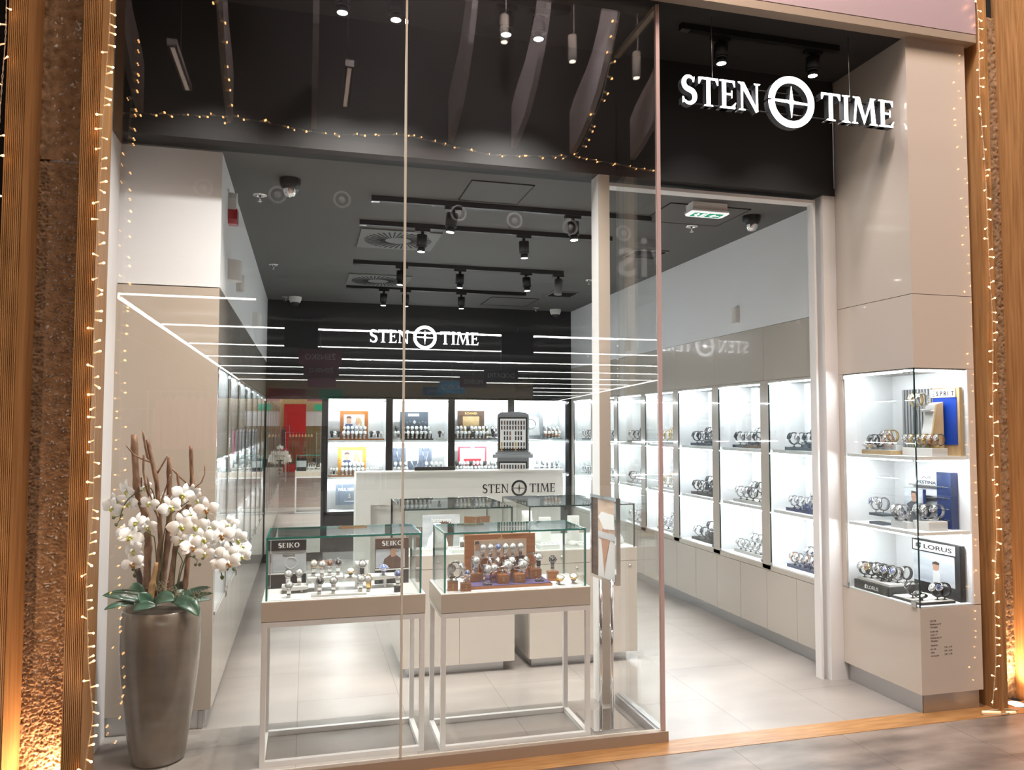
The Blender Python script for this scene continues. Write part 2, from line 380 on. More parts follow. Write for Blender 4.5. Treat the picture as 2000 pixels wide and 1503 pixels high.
# floor uplights that graze the render
def uplight(x, y, e, lab):
    t = thing('floor_uplight', lab, 'light', (x, y, 0))
    m1 = MB(); m1.lathe([(.055, .002), (.055, .006), (.047, .006), (.045, .003)], M['steel'], 28); m1.build('ring', t)
    m2 = MB(); m2.lathe([(.045, .003), (.0001, .0032)], M['lamp_in'], 28); m2.build('lens', t)
    light('SPOT', 'uplight_beam', (x, y, .03), e, (1, .66, .40), (x, y + .055, 1.2), .03, R(112), .9)
uplight(-.965, 3.50, 27, 'round steel uplight set in the floor before the left rendered strip')
uplight(3.86, 3.555, 30, 'round glowing floor uplight at the foot of the right rendered strip')
light('SPOT', 'post_fill', (-1.32, 2.3, .05), 30, (1, .60, .34), (-1.0, 3.5, 1.5), .02, R(75), .9)  # added fill without a fixture, brightens left posts and render higher up
light('SPOT', 'post_fill', (3.3, 2.5, .05), 26, (1, .62, .36), (3.85, 3.5, 1.8), .02, R(75), .9)  # same added fill for the right posts, no lamp stands here

# right pillar with corner showcase, above and below in gloss cream cladding
PX0, PX1, PY0, PY1 = 3.22, 3.625, 3.541, 4.165
CZ0, CZ1 = .572, 1.873
mb = MB(); mb.box(PX0, PX1, PY0, PY1, CZ1 + .002, 2.283, M['clad']); struct('wall_pillar_mid', mb)
mb = MB(); mb.box(PX0, PX1, PY0, PY1, 2.286, ZA, M['clad']); struct('wall_pillar', mb)

# ---------------------------------------------------------------- wall display cabinets
SH = (1.384, .955)            # shelf tops
def cabinet(label, loc, rz, W, body, inner, op0, op1, depth=.30, group=None, doors=2, upper=True, x_handle=False):
    """local frame: front face at y=0, interior towards +y, width along +x"""
    t = thing('display_cabinet', label, 'display cabinet', loc, rz, group)
    z0, z1 = .553, 1.873
    m = MB()                                   # carcass: front frame, lining, plinth
    m.box(0, op0, 0, depth, z0 - .03, z1, body); m.box(op1, W, 0, depth, z0 - .03, z1, body)
    m.box(0, W, 0, depth + .02, z0 - .035, z0, body); m.box(0, W, .0, depth + .02, z1, z1 + .012, body)
    m.box(.0, W, .05, depth, .092, z0 - .036, body)
    m.build('carcass', t)
    m = MB(); m.box(op0, op1, depth, depth + .015, z0, z1, inner); m.box(op0 - .0, op0 + .004, .012, depth, z0, z1, inner); m.box(op1 - .004, op1, .012, depth, z0, z1, inner)
    m.box(op0, op1, .012, depth, z0, z0 + .006, inner); m.box(op0, op1, .012, depth, z1 - .006, z1, inner); m.build('lining', t)
    m = MB(); m.box(0, W, .04, .06, 0, .09, M['alu']); m.build('plinth', t)
    if upper:
        m = MB(); m.box(.001, W - .001, 0, .05, z1 + .014, 2.28, body); m.build('upper_panel', t)
    for s in SH:
        m = MB(); m.box(op0 + .004, op1 - .004, .03, depth, s - .022, s, M['inner']); m.build('shelf', t)
    for s in (z1, SH[0] - .022, SH[1] - .022):
        m = MB(); m.box(op0 + .02, op1 - .02, .035, .05, s - .012, s - .006, M['led']); m.build('led_strip', t)
    g = MB(); g.box(op0 + .003, op1 - .003, .002, .008, z0 + .003, z1 - .003, M['cglass']); gd = g.build('glass_door', t)
    e = MB(); e.box(op0 + .001, op0 + .003, .001, .009, z0 + .003, z1 - .003, M['glassedge_d']); e.box(op1 - .003, op1 - .001, .001, .009, z0 + .003, z1 - .003, M['glassedge_d']); e.build('door_edge', gd)
    for zz in (z0 + .012, z1 - .035):
        h = MB(); h.box(op1 - .020, op1 - .002, -.005, .002, zz, zz + .016, M['alu']); h.build('hinge', gd)
    h = MB(); h.box(op0 + .004, op0 + .022, -.005, .002, z0 + .005, z0 + .023, M['alu']); h.build('lock', gd)
    for k in range(doors):
        a = W * k / doors; b = W * (k + 1) / doors
        m = MB(); m.box(a + .0015, b - .0015, 0, .05, .093, z0 - .038, body); m.build('lower_door', t)
    return t
# right wall: local +x runs towards -Y (nearest end last) ; unit k spans y0..y0+W
def side_cab(k, side, label, group):
    W = .707
    if side == 'R': return cabinet(label, (XR, 4.31 + (k + 1) * W, 0), -PI / 2, W, M['beige'], M['inner'], .052, .657, group=group)
    return cabinet(label, (XL, 4.34 + k * .70, 0), PI / 2, .70, M['beige'], M['inner'], .045, .650, group=group)
ordn = ['nearest', 'second', 'third', 'fourth', 'fifth', 'sixth', 'farthest']
for k in range(7):
    side_cab(k, 'R', 'beige wall cabinet with lit glass bay, %s from the entrance along the right wall' % ordn[k], 'right wall display cabinets')
    side_cab(k, 'L', 'beige wall cabinet with lit glass bay, %s from the window along the left wall' % ordn[k], 'left wall display cabinets')
sbox('trim_right_end', XR, 3.6, 9.259, 9.304, 0, 2.283, M['beige'])
bl = ['next to the tall mirror', 'second from the mirror', 'third from the mirror', 'behind the strap tower']
for k in range(4):
    cabinet('black framed lit cabinet in the back wall, ' + bl[k], (.20 + .75 * k, YB, 0), 0, .75, M['blackgl'], M['inner'], .04, .715, group='back wall display cabinets', upper=False)
sbox('trim_back_end', 3.2, XR, YB, 9.6, 0, 1.895, M['blackgl'])
# tall mirror in the back left corner
t = thing('wall_mirror', 'tall frameless mirror panel in the back left corner reflecting the mall', 'mirror', (-.13, YB - .02, 0))
m = MB(); m.box(-.315, .30, 0, .012, .10, 1.86, M['mirror']); m.build('mirror_glass', t)
m = MB(); m.box(-.325, .33, .012, .03, 0, 1.895, M['blackgl']); m.box(.302, .328, -.004, .03, .10, 1.895, M['blackgl']); m.build('backing', t)

# boxed end of the left cabinets beside the window: beige panel below, white bulkhead above
mb = MB(); mb.box(-.95, XL, 4.318, 4.338, .10, 2.275, M['beige3']); struct('wall_end_panel', mb)
mb = MB(); mb.box(-.95, XL, 4.33, 4.36, 2.283, ZC, M['paint']); struct('wall_end_bulkhead', mb)
mb = MB(); mb.box(-.95, XL - .03, 4.35, 4.365, 0, .1, M['paint']); mb.box(XL - .03, XL - .028, 4.35, 4.40, 0, .1, M['alu']); struct('baseboard_end', mb)

SHC = (1.386, .972)
# corner showcase in the right pillar
cs = thing('corner_showcase', 'lit glass corner showcase built into the cream pillar beside the entrance', 'showcase', (PX0, PY0, 0))
WX, WY = PX1 - PX0, PY1 - PY0
m = MB(); m.box(0, WX, 0, WY, .108, CZ0 - .004, M['clad']); m.build('lower_cladding', cs)
m = MB(); m.box(.03, WX, .03, .032, 0, .106, M['alu']); m.box(.03, .032, .03, WY, 0, .106, M['alu']); m.build('plinth', cs)
m = MB(); m.box(.006, WX - .045, .006, WY - .05, CZ0 - .003, CZ0 + .003, M['inner']); m.box(WX - .05, WX - .045, .0, WY - .04, CZ0, CZ1, M['inner']); m.box(.006, WX - .04, WY - .05, WY - .04, CZ0, CZ1, M['inner']); m.box(.006, WX - .045, .006, WY - .05, CZ1 - .006, CZ1, M['inner']); m.build('lining', cs)
m = MB(); m.box(WX - .045, WX, 0, WY, CZ0, CZ1, M['clad']); m.box(0, WX, WY - .04, WY, CZ0, CZ1, M['clad']); m.build('side_cladding', cs)
for s in SHC:
    m = MB(); m.prism([(.0, 0)] * 0 or [(.035, .012), (WX - .052, .012), (WX - .052, WY - .055), (.012, WY - .055), (.012, .035)], 0, 1, M['inner'])
    m.v = [Vector((p.x, p.z, s - (.018 if p.y < .5 else 0))) for p in m.v]; m.f = [f[::-1] for f in m.f]; m.build('shelf', cs)
for s in (CZ1 - .006, SHC[0] - .018, SHC[1] - .018):
    m = MB(); m.box(.05, WX - .08, .035, .05, s - .01, s - .004, M['led_c']); m.box(.03, .045, .08, WY - .08, s - .01, s - .004, M['led_c']); m.build('led_strip', cs)
m = MB(); m.box(.0, .006, .008, WY - .045, CZ0, CZ1, M['cglass']); gd = m.build('glass_door', cs)
m = MB(); m.box(0, .006, .0, .006, CZ0, CZ1, M['glassedge_d']); m.build('door_edge', gd)
m = MB(); m.box(-.008, .0, .02, .055, CZ0 - .004, CZ0 + .026, M['steel']); m.build('hinge', gd)
m = MB(); m.box(-.008, .0, .03, .075, CZ1 - .03, CZ1 - .016, M['steel']); m.build('hinge', gd)
m = MB(); m.box(-.008, .0, WY - .06, WY - .035, CZ1 - .03, CZ1 - .008, M['steel']); m.build('lock', gd)
m = MB(); m.box(-.008, .0, WY - .06, WY - .035, CZ0 + .0, CZ0 + .026, M['steel']); m.build('lock', gd)
m = MB(); m.box(.008, WX - .048, .0, .006, CZ0, CZ1, M['cglass']); m.build('front_glass', cs)
hrs = MB()
L1 = ['STEN TIME', u'Šmartinska cesta 152', '1000 Ljubljana', '', 'M: STEN TIME', 'Trgovina 117', u'Šmartinska cesta 152', '1000 Ljubljana', '', u'Odpiralni čas:', 'pon. - pet.:', 'sobota:', 'ned. in prazniki:']
zz = CZ0 - .078; k_ = {9: '', 10: '9.00 - 21.00', 11: '8.00 - 21.00', 12: '9.00 - 15.00'}
for i, s_ in enumerate(L1):
    if not s_: zz -= .007; continue
    hrs.text(s_, .062, zz, -.0008, .0125, M['text_grey'], .0003, squeeze=.68)
    if i in k_ and k_[i]: hrs.text(k_[i], .152, zz + .004, -.0008, .0125, M['text_grey'], .0003, squeeze=.85)
    zz -= .0185 if i > 8 else .0165
hrs.build('opening_hours_lettering', cs)
# ---------------------------------------------------------------- lettering drawn by hand (roman capitals) and the round emblem
def g_rect(a, b, c, d): return [(a, b), (c, b), (c, d), (a, d)]
def serif(x0, x1, z, t, up=True):
    return [(x0, z), (x1, z), (x1 - .03, z + t), (x0 + .03, z + t)] if up else [(x0 + .03, z - t), (x1 - .03, z - t), (x1, z), (x0, z)]
def stroke(pts, ws):
    """variable width band along pts, as quads"""
    out = []; P = [Vector(p) for p in pts]; Ls = []; Rs = []
    for i, p in enumerate(P):
        t = (P[min(i + 1, len(P) - 1)] - P[max(i - 1, 0)]).normalized(); n = Vector((-t.y, t.x)); Ls.append(p + n * ws[i] / 2); Rs.append(p - n * ws[i] / 2)
    for i in range(len(P) - 1):
        out.append([tuple(Rs[i]), tuple(Rs[i + 1]), tuple(Ls[i + 1]), tuple(Ls[i])])
    return out
def ell(cx, cz, rx, rz, a0, a1, n): return [(cx + rx * math.cos(R(a0 + (a1 - a0) * i / n)), cz + rz * math.sin(R(a0 + (a1 - a0) * i / n))) for i in range(n + 1)]
def glyph(c, s=.17, th=.05):
    t = .045
    if c == 'I': return .36, [g_rect(.18 - s / 2, 0, .18 + s / 2, 1), serif(.02, .34, 0, t), serif(.02, .34, 1, t, False)]
    if c == 'T': return .80, [g_rect(.40 - s / 2, 0, .40 + s / 2, 1), serif(.22, .58, 0, t), g_rect(.04, 1 - .07, .76, 1), [(.02, .76), (.05, .76), (.13, .94), (.02, 1)], [(.78, .76), (.78, 1), (.67, .94), (.75, .76)]]
    if c == 'E': return .68, [g_rect(.17 - s / 2, 0, .17 + s / 2, 1), serif(.0, .36, 0, t), g_rect(0, .955, .3, 1), g_rect(.17, 0, .60, .065), g_rect(.17, .935, .56, 1), g_rect(.17, .475, .46, .54), [(.56, 0), (.64, .22), (.61, .22), (.50, .06)], [(.60, 1), (.52, .93), (.57, .78), (.60, .78)], [(.46, .38), (.49, .38), (.49, .64), (.46, .64)]]
    if c == 'N': return .94, [g_rect(.16 - .035, 0, .16 + .035, 1), g_rect(.76 - .035, 0, .76 + .035, 1), [(.05, 1), (.24, 1), (.80, 0), (.72, -.05), (.62, .12)], serif(.03, .30, 0, t), serif(.0, .24, 1, t, False), serif(.64, .90, 1, t, False)]
    if c == 'M': return 1.08, [[(.08, 0), (.15, 0), (.25, 1), (.18, 1)], [(.18, 1), (.34, 1), (.56, .22), (.52, 0)], [(.52, 0), (.54, .20), (.80, 1), (.84, 1), (.84, .86)], [(.78, 1), (.90, 1), (1.0, 0), (.83, 0)], serif(.0, .26, 0, t), serif(.74, 1.08, 0, t), serif(.06, .32, 1, t, False), serif(.78, 1.0, 1, t, False)]
    if c == 'S':
        up = ell(.31, .745, .20, .22, 38, 250, 14); lo = ell(.31, .265, .22, .235, 62, -140, 14)
        pts = up + lo; n = len(pts); ws = [.07 + (s - .03) * math.sin(PI * i / (n - 1)) ** 1.1 for i in range(n)]
        return .62, stroke(pts, ws) + [[(.46, .78), (.50, .78), (.52, .98), (.44, .90)], [(.10, .24), (.06, .24), (.06, .02), (.15, .09)]]
    if c == 'K': return .88, [g_rect(.17 - s / 2, 0, .17 + s / 2, 1), serif(0, .34, 0, t), serif(0, .34, 1, t, False), [(.22, .44), (.66, .97), (.78, .97), (.32, .42)], [(.30, .56), (.68, .0), (.86, .0), (.40, .66)], serif(.56, .90, 0, t), serif(.54, .84, 1, t, False)]
    if c == 'O': return .92, stroke(ell(.46, .5, .36, .45, 0, 360, 36), [.09 + s * .55 * abs(math.cos(2 * PI * i / 36)) for i in range(37)])
    return .4, []
def roman(mb, txt, x0, x1, z, h, y0, y1, material, s=.145, gap=.04):
    tot = sum(glyph(c)[0] for c in txt) + gap * (len(txt) - 1); k = (x1 - x0) / tot; x = x0
    for c in txt:
        wd, polys = glyph(c, s)
        for p in polys: mb.prism([(x + a * k, z + b * h) for a, b in p], y0, y1, material)
        x += (wd + gap) * k
def emblem(mb, cx, cz, rad, y0, y1, material):
    n = 48; ri = rad * .74
    def arc(a0, a1):
        o = [(cx + rad * math.cos(R(a0 + (a1 - a0) * i / n)), cz + rad * math.sin(R(a0 + (a1 - a0) * i / n))) for i in range(n + 1)]
        q = [(cx + ri * math.cos(R(a0 + (a1 - a0) * i / n)), cz + ri * math.sin(R(a0 + (a1 - a0) * i / n))) for i in range(n + 1)]
        for i in range(n): mb.prism([q[i], o[i], o[i + 1], q[i + 1]][::-1] if False else [q[i], o[i], o[i + 1], q[i + 1]], y0, y1, material)
    arc(-2, 176); arc(181, 357)
    b = rad * .06
    mb.prism([(cx - rad * .95, cz - b * .3), (cx + rad * .2, cz - b), (cx + rad * .76, cz - b), (cx + rad * .76, cz + b * .1), (cx - rad * .2, cz + b), (cx - rad * .80, cz + b)], y0, y1, material)
    w_ = rad * .085
    mb.prism([(cx - w_, cz), (cx, cz - rad * .62), (cx + w_, cz), (cx, cz + rad * .62)], y0, y1, material)
    mb.prism([(cx - w_ * 2.4, cz), (cx, cz - w_ * 1.6), (cx + w_ * 2.4, cz), (cx, cz + w_ * 1.6)], y0, y1, material)
def logo(parent, sc, face, side, depth, pre):
    """STEN (o) TIME, centred on the emblem, local units: cap height .15, emblem radius .138"""
    for kind in ('face', 'back'):
        if kind == 'back' and side is None: break
        y0, y1 = (0, .004) if kind == 'face' else (.0045, depth)
        mt = face if kind == 'face' else side
        for txt, a, b in (('STEN', -.660, -.185), ('TIME', .185, .668)):
            m = MB(); roman(m, txt, a * sc, b * sc, -.076 * sc, .152 * sc, y0, y1, mt); m.build(pre + ('_letters' if kind == 'face' else '_letter_sides'), parent)
        m = MB(); emblem(m, 0, 0, .142 * sc, y0, y1, mt); m.build(pre + ('_emblem' if kind == 'face' else '_emblem_sides'), parent)

# hanging lit sign at the entrance
t = thing('hanging_sign', 'white lit shop sign hanging on two cables over the entrance', 'sign', (2.524, 3.60, 3.312))
logo(t, 1.0, M['sign'], M['signside'], .045, 'lit')
m = MB(); m.tube([(-.62, .03, .055), (.62, .03, .055)], .004, M['blackmet'], 6); m.tube([(-.62, .03, -.06), (.62, .03, -.06)], .004, M['blackmet'], 6); m.build('support_rod', t)
for x in (-.46, .395):
    m = MB(); m.tube([(x, .03, .055), (x - .005, .03, ZA - 3.312)], .0022, M['steel'], 6); m.build('cable', t)
t = thing('wall_sign', 'white lit shop sign on the black back wall above the cabinets', 'sign', (1.366, YB - .035, 2.62))
logo(t, 1.0, M['sign'], M['signside'], .034, 'lit')

# ---------------------------------------------------------------- ceiling fixtures
def rail(x0, x1, y, z, label):
    t = thing('track_rail', label, 'lighting track', ((x0 + x1) / 2, y, z), 0, None); h = (x1 - x0) / 2
    m = MB(); m.box(-h, h, -.018, .018, -.034, 0, M['blackmet']); m.build('rail', t)
    m = MB(); m.box(-h, -h + .05, -.014, .014, -.038, -.034, M['steel']); m.build('feed_plate', t, label='pale end contact'); return t
rail(.377, 2.297, 4.91, ZC, 'black lighting track on the ceiling, nearest to the window')
rail(.341, 2.255, 5.52, ZC, 'black lighting track on the ceiling, second from the window')
rail(.375, 2.318, 6.88, ZC, 'black lighting track on the ceiling, third from the window')
rail(.375, 2.297, 8.10, ZC, 'black lighting track on the ceiling, nearest to the back wall')
rail(1.936, 2.932, 3.74, ZA, 'black lighting track above the entrance sign')
rail(-.62, 1.30, 3.74, ZA, 'black lighting track above the window display')
def spot_proto():
    t = thing('spotlight', '', 'spotlight', (0, 0, 0))
    m = MB(); m.box(-.055, .055, -.016, .016, -.022, 0, M['blackmet']); m.cyl((0, 0, -.02), (0, 0, -.055), .012, M['blackmet'], 12); m.build('adapter', t)
    h = MB(); h.cyl((0, 0, -.045), (0, 0, -.130), .038, M['black'], 24); hd = h.build('lamp_head', t)
    h = MB(); h.cyl((0, 0, -.130), (0, 0, -.137), .041, M['blackmet'], 24, r2=.033); h.cyl((0, 0, -.137), (0, 0, -.168), .028, M['blackmet'], 24, r2=.027); h.build('snoot', hd)
    h = MB(); h.cyl((0, 0, -.1685), (0, 0, -.1695), .025, M['lens'], 20); h.build('lit_lens', hd)
    return t
SP = spot_proto(); first = True
SPOTS = [  # x, y, rail z, tilt target, energy, label
    (.903, 4.91, ZC, (.25, 5.0), 38, 'black track spotlight, left one on the track nearest the window'),
    (1.725, 4.91, ZC, (1.9, 4.6), 38, 'black track spotlight, right one on the track nearest the window'),
    (.79, 5.52, ZC, (.5, 5.6), 38, 'black track spotlight, left one on the second track from the window'),
    (1.55, 5.52, ZC, (1.8, 5.8), 38, 'black track spotlight, right one on the second track from the window'),
    (.80, 6.88, ZC, (.3, 6.9), 32, 'black track spotlight, leftmost on the third track'),
    (1.33, 6.88, ZC, (1.3, 7.1), 32, 'black track spotlight, second from left on the third track'),
    (1.955, 6.88, ZC, (2.3, 6.8), 32, 'black track spotlight, third from left on the third track'),
    (.76, 8.10, ZC, (.6, 8.5), 32, 'black track spotlight, leftmost on the track nearest the back wall'),
    (.985, 8.10, ZC, (1.1, 8.4), 32, 'black track spotlight, second from left on the track nearest the back wall'),
    (1.58, 8.10, ZC, (1.7, 8.4), 32, 'black track spotlight, third from left on the track nearest the back wall'),
    (-.459, 3.76, ZA, (-.55, 3.85), 62, 'black track spotlight above the window, over the orchid planter'),
    (.14, 3.76, ZA, (.1, 3.95), 105, 'black track spotlight above the window, over the left end of the watch table'),
    (.397, 3.76, ZA, (.45, 3.95), 105, 'black track spotlight above the window, second from the planter'),
    (.965, 3.76, ZA, (.9, 3.95), 105, 'black track spotlight above the window, left of the adjoining pair'),
    (1.135, 3.76, ZA, (1.2, 3.95), 105, 'black track spotlight above the window, right of the adjoining pair'),
    (2.19, 3.76, ZA, (2.4, 3.9), 20, 'black track spotlight above the entrance sign, over its first word'),
    (2.78, 3.76, ZA, (2.8, 3.9), 20, 'black track spotlight above the entrance sign, over its emblem')]
for x, y, z, tg, e, lab in SPOTS:
    o = SP if first else dup(SP); first = False
    o.location = (x, y, z - .034); o['label'] = lab; o['group'] = 'track spotlights'
    if z > 3.5: o.scale = (1, 1, .86)
    dx, dy = tg[0] - x, tg[1] - y
    for c in kids(o):
        if c.name.startswith('lamp_head'):
            c.rotation_euler = (math.atan2(dy, 5.5), math.atan2(-dx, 5.5), 0)
            hz = z - .034 - .215
    rx, ry = math.atan2(dy, 5.5), math.atan2(-dx, 5.5)
    q = Matrix.Rotation(ry, 3, 'Y') @ Matrix.Rotation(rx, 3, 'X') @ Vector((0, 0, -.180 if z < 3.5 else -.156))
    light('SPOT', 'spot_beam', (x + q.x, y + q.y, z - .034 + q.z), e, (1, .97, .93), (x + q.x * 20, y + q.y * 20, z + q.z * 20), .024, R(95), .9)
t = thing('spotlight', 'grey-headed black track spotlight tilted sideways, rightmost on the third track', 'spotlight', (2.27, 6.88, ZC - .034), 0, 'track spotlights')
m = MB(); m.box(-.055, .055, -.016, .016, -.022, 0, M['blackmet']); m.cyl((0, 0, -.02), (0, 0, -.055), .012, M['blackmet'], 12); m.build('adapter', t)
m = MB(); m.cyl((.005, 0, -.05), (-.015, -.03, -.19), .038, M['vent'], 24); m.build('lamp_head', t)

def sprinkler(x, y, lab):
    t = thing('sprinkler', lab, 'sprinkler', (x, y, ZC), 0, 'ceiling sprinklers')
    m = MB(); m.lathe([(.045, 0), (.043, -.006), (.020, -.008), (.018, -.002)], M['chrome'], 24); m.build('rosette', t)
    m = MB(); m.cyl((0, 0, -.002), (0, 0, -.04), .005, M['chrome'], 10); m.cyl((0, 0, -.038), (0, 0, -.042), .014, M['chrome'], 16); m.build('sprinkler_head', t)
for x, y, lab in ((-.306, 5.085, 'beside the black dome camera on the left'), (-.308, 7.283, 'midway along the left wall'), (2.698, 5.07, 'in front of the exit sign'), (2.707, 7.231, 'midway along the right wall'), (2.722, 9.237 - .1, 'beside the right white dome camera'), (-.25, 9.1, 'beside the left white dome camera')):
    sprinkler(x, y, 'round chrome ceiling sprinkler ' + lab)
def dome(x, y, base, lab, r=.062, grp='ceiling dome cameras'):
    t = thing('dome_camera', lab, 'security camera', (x, y, ZC), 0, grp)
    m = MB(); m.lathe([(r, 0), (r * .98, -.03), (r * .78, -.062), (r * .6, -.064)], base, 28); m.build('camera_base', t)
    m = MB(); m.lathe([(r * .66, -.058), (r * .62, -.08), (r * .42, -.10), (.0001, -.108)], M['chrome'] if base == M['black'] else M['black'], 24); m.build('lens_dome', t)
dome(-.115, 4.706, M['black'], 'black dome camera on the ceiling near the left wall')
dome(2.967, 4.712, M['black'], 'black dome camera on the ceiling beside the exit sign')
dome(-.145, 9.05, M['plast'], 'white dome camera high in the back left corner', .07)
dome(2.99, 9.18, M['plast'], 'white dome camera high in the back right corner', .07)
def diffuser(x, y, lab):
    t = thing('air_diffuser', lab, 'air diffuser', (x, y, ZC), 0, 'swirl air diffusers')
    m = MB(); m.box(-.3, .3, -.3, .3, -.012, 0, M['ventm']); m.build('plate', t)
    m = MB()
    for k in range(36):
        a = 2 * PI * k / 36; a2 = a + .30
        p = [Vector((math.cos(a) * .10, math.sin(a) * .10)), Vector((math.cos(a + .10) * .10, math.sin(a + .10) * .10)), Vector((math.cos(a2 + .05) * .26, math.sin(a2 + .05) * .26)), Vector((math.cos(a2) * .26, math.sin(a2) * .26))]
        m.add([(q.x, q.y, -.0125) for q in p] + [(q.x, q.y, -.0145) for q in p], [(0, 1, 2, 3), (7, 6, 5, 4), (0, 4, 5, 1), (1, 5, 6, 2), (2, 6, 7, 3), (3, 7, 4, 0)], M['ventd'])
    m.build('swirl_vanes', t)
diffuser(.67, 6.02, 'square ceiling diffuser with a swirl of slots, nearer the window')
diffuser(.67, 7.77, 'square ceiling diffuser with a swirl of slots, nearer the back wall')
for x, y, lab in ((2.745, 5.98, 'dark square ceiling grille near the right wall, nearer the entrance'), (2.70, 8.05, 'dark square ceiling grille near the right wall, nearer the back')):
    t = thing('ceiling_grille', lab, 'ventilation grille', (x, y, ZC), 0, 'dark ceiling grilles')
    m = MB(); m.box(-.15, .15, -.15, .15, -.010, 0, M['vent']); m.build('frame', t)
    m = MB(); [m.box(-.13, .13, -.125 + k * .021, -.115 + k * .021, -.016, -.010, M['ventd']) for k in range(12)]; m.build('grille_slats', t)
for x0, x1, y0, y1, lab in ((.93, 1.31, 4.44, 4.84, 'flush grey access hatch in the ceiling near the window'), (2.28, 2.86, 4.56, 5.0, 'flush grey access hatch in the ceiling behind the exit sign'), (2.0, 2.55, 8.45, 9.0, 'flush grey access hatch in the ceiling near the back wall')):
    t = thing('ceiling_hatch', lab, 'access hatch', ((x0 + x1) / 2, (y0 + y1) / 2, ZC), 0, 'ceiling hatches'); a, b = (x1 - x0) / 2, (y1 - y0) / 2
    m = MB(); m.box(-a, a, -b, b, -.004, 0, M['ceil']); m.build('hatch_panel', t)
    m = MB(); g = .006
    for q in ((-a - g, -a, -b - g, b + g), (a, a + g, -b - g, b + g), (-a, a, -b - g, -b), (-a, a, b, b + g)): m.box(*q, -.006, 0, M['ventd'])
    m.build('hatch_frame', t)
# exit sign
t = thing('exit_sign', 'green and white emergency exit sign with running figure and arrow, on the ceiling', 'exit sign', (2.525, 4.54, ZC))
m = MB(); m.box(-.125, .125, -.05, .045, -.052, 0, M['plast']); m.box(-.133, .133, -.058, .053, -.062, -.05, M['plast']); m.build('housing', t)
m = MB(); pts = [(-.133, -.058), (.133, -.058), (.133, .035)] + [(.133 - .03 + .03 * math.cos(a), .035 + .025 * math.sin(a)) for a in (0.3, .8, 1.3)] + [(-.103 - .03 * math.sin(a), .035 + .025 * math.cos(a)) for a in (.3, .8, 1.3)] + [(-.133, .035)]
m.add([(x, y, -.0625) for x, y in pts] + [(x, y, -.0705) for x, y in pts], [tuple(range(len(pts))), tuple(range(len(pts), 2 * len(pts)))[::-1]] + [(i, i + len(pts), (i + 1) % len(pts) + len(pts), (i + 1) % len(pts)) for i in range(len(pts))], M['exitw']); m.build('light_panel', t)
m = MB()
def flat(poly, mt, z0=-.0708, z1=-.0716): m.add([(x, y, z0) for x, y in poly] + [(x, y, z1) for x, y in poly], [tuple(range(len(poly))), tuple(range(len(poly), 2 * len(poly)))[::-1]], mt)
flat([(-.105, -.042), (-.012, -.042), (-.012, .042), (-.105, .042)], M['green']); flat([(0, -.042), (.105, -.042), (.105, .042), (0, .042)], M['green'])
z_ = (-.0718, -.0724)
flat([(-.038, -.035), (-.02, -.035), (-.02, .035), (-.038, .035)], M['exitw'], *z_); flat([(-.062, -.025), (-.072, -.035), (-.082, -.025), (-.072, -.015)], M['exitw'], *z_)
flat([(-.095, -.008), (-.062, -.014), (-.05, .0), (-.06, .008), (-.066, .02), (-.045, .03), (-.05, .036), (-.078, .024), (-.072, .006), (-.09, .0)], M['exitw'], *z_)
flat([(.02, .008), (.05, .034), (.058, .026), (.044, .012), (.09, .012), (.09, -.004), (.044, -.004), (.058, -.018), (.05, -.026)][::-1], M['exitw'], *z_); m.build('pictogram', t)

# wall mounted pieces
t = thing('fire_alarm', 'white and red rounded fire alarm sounder high on the left wall', 'fire alarm', (XL, 4.715, 2.80))
m = MB(); m.prism([(-.05, -.005)] + [(.05 * math.cos(a), .105 * math.sin(a)) for a in [k * PI / 10 for k in range(11)]][::1], -.0, .045, M['plast']); m.v = [Vector((p.y, p.x, p.z)) for p in m.v]; m.build('housing', t)
m = MB(); m.prism([(.048, .0), (-.048, .0), (-.048, -.06), (-.03, -.085), (.03, -.085), (.048, -.06)], 0, .05, M['redlens']); m.v = [Vector((p.y, p.x, p.z)) for p in m.v]; m.build('red_lens', t)
def wbox(x, y, z, w_, h_, d_, lab, sgn):
    t = thing('wall_light', lab, 'wall light', (x, y, z), 0, 'white wall lights')
    m = MB(); n = 8
    pr = [(sgn * d_ * math.sin(PI * (i / n)) ** .6, w_ * (i / n - .5)) for i in range(n + 1)]
    m.add([(a, b, -h_ / 2) for a, b in pr] + [(a, b, h_ / 2) for a, b in pr], [tuple(range(n + 1)), tuple(range(n + 1, 2 * n + 2))[::-1]] + [(i, i + 1, i + n + 2, i + n + 1) for i in range(n)] + [(n, 0, n + 1, 2 * n + 1)], M['plast']); m.build('cover', t)
wbox(XL, 4.79, 2.46, .13, .12, .075, 'white half-round wall light on the left wall, nearest the window', 1)
wbox(XL, 5.30, 2.475, .07, .11, .05, 'small white wall light on the left wall, between two larger ones', 1)
wbox(XL, 6.91, 2.445, .13, .13, .07, 'white half-round wall light on the left wall, farthest from the window', 1)
wbox(XR, 5.37, 2.415, .09, .12, .05, 'white half-round wall light on the right wall, nearest the entrance', -1)
wbox(XR, 7.475, 2.40, .09, .13, .05, 'white half-round wall light on the right wall, near the back', -1)

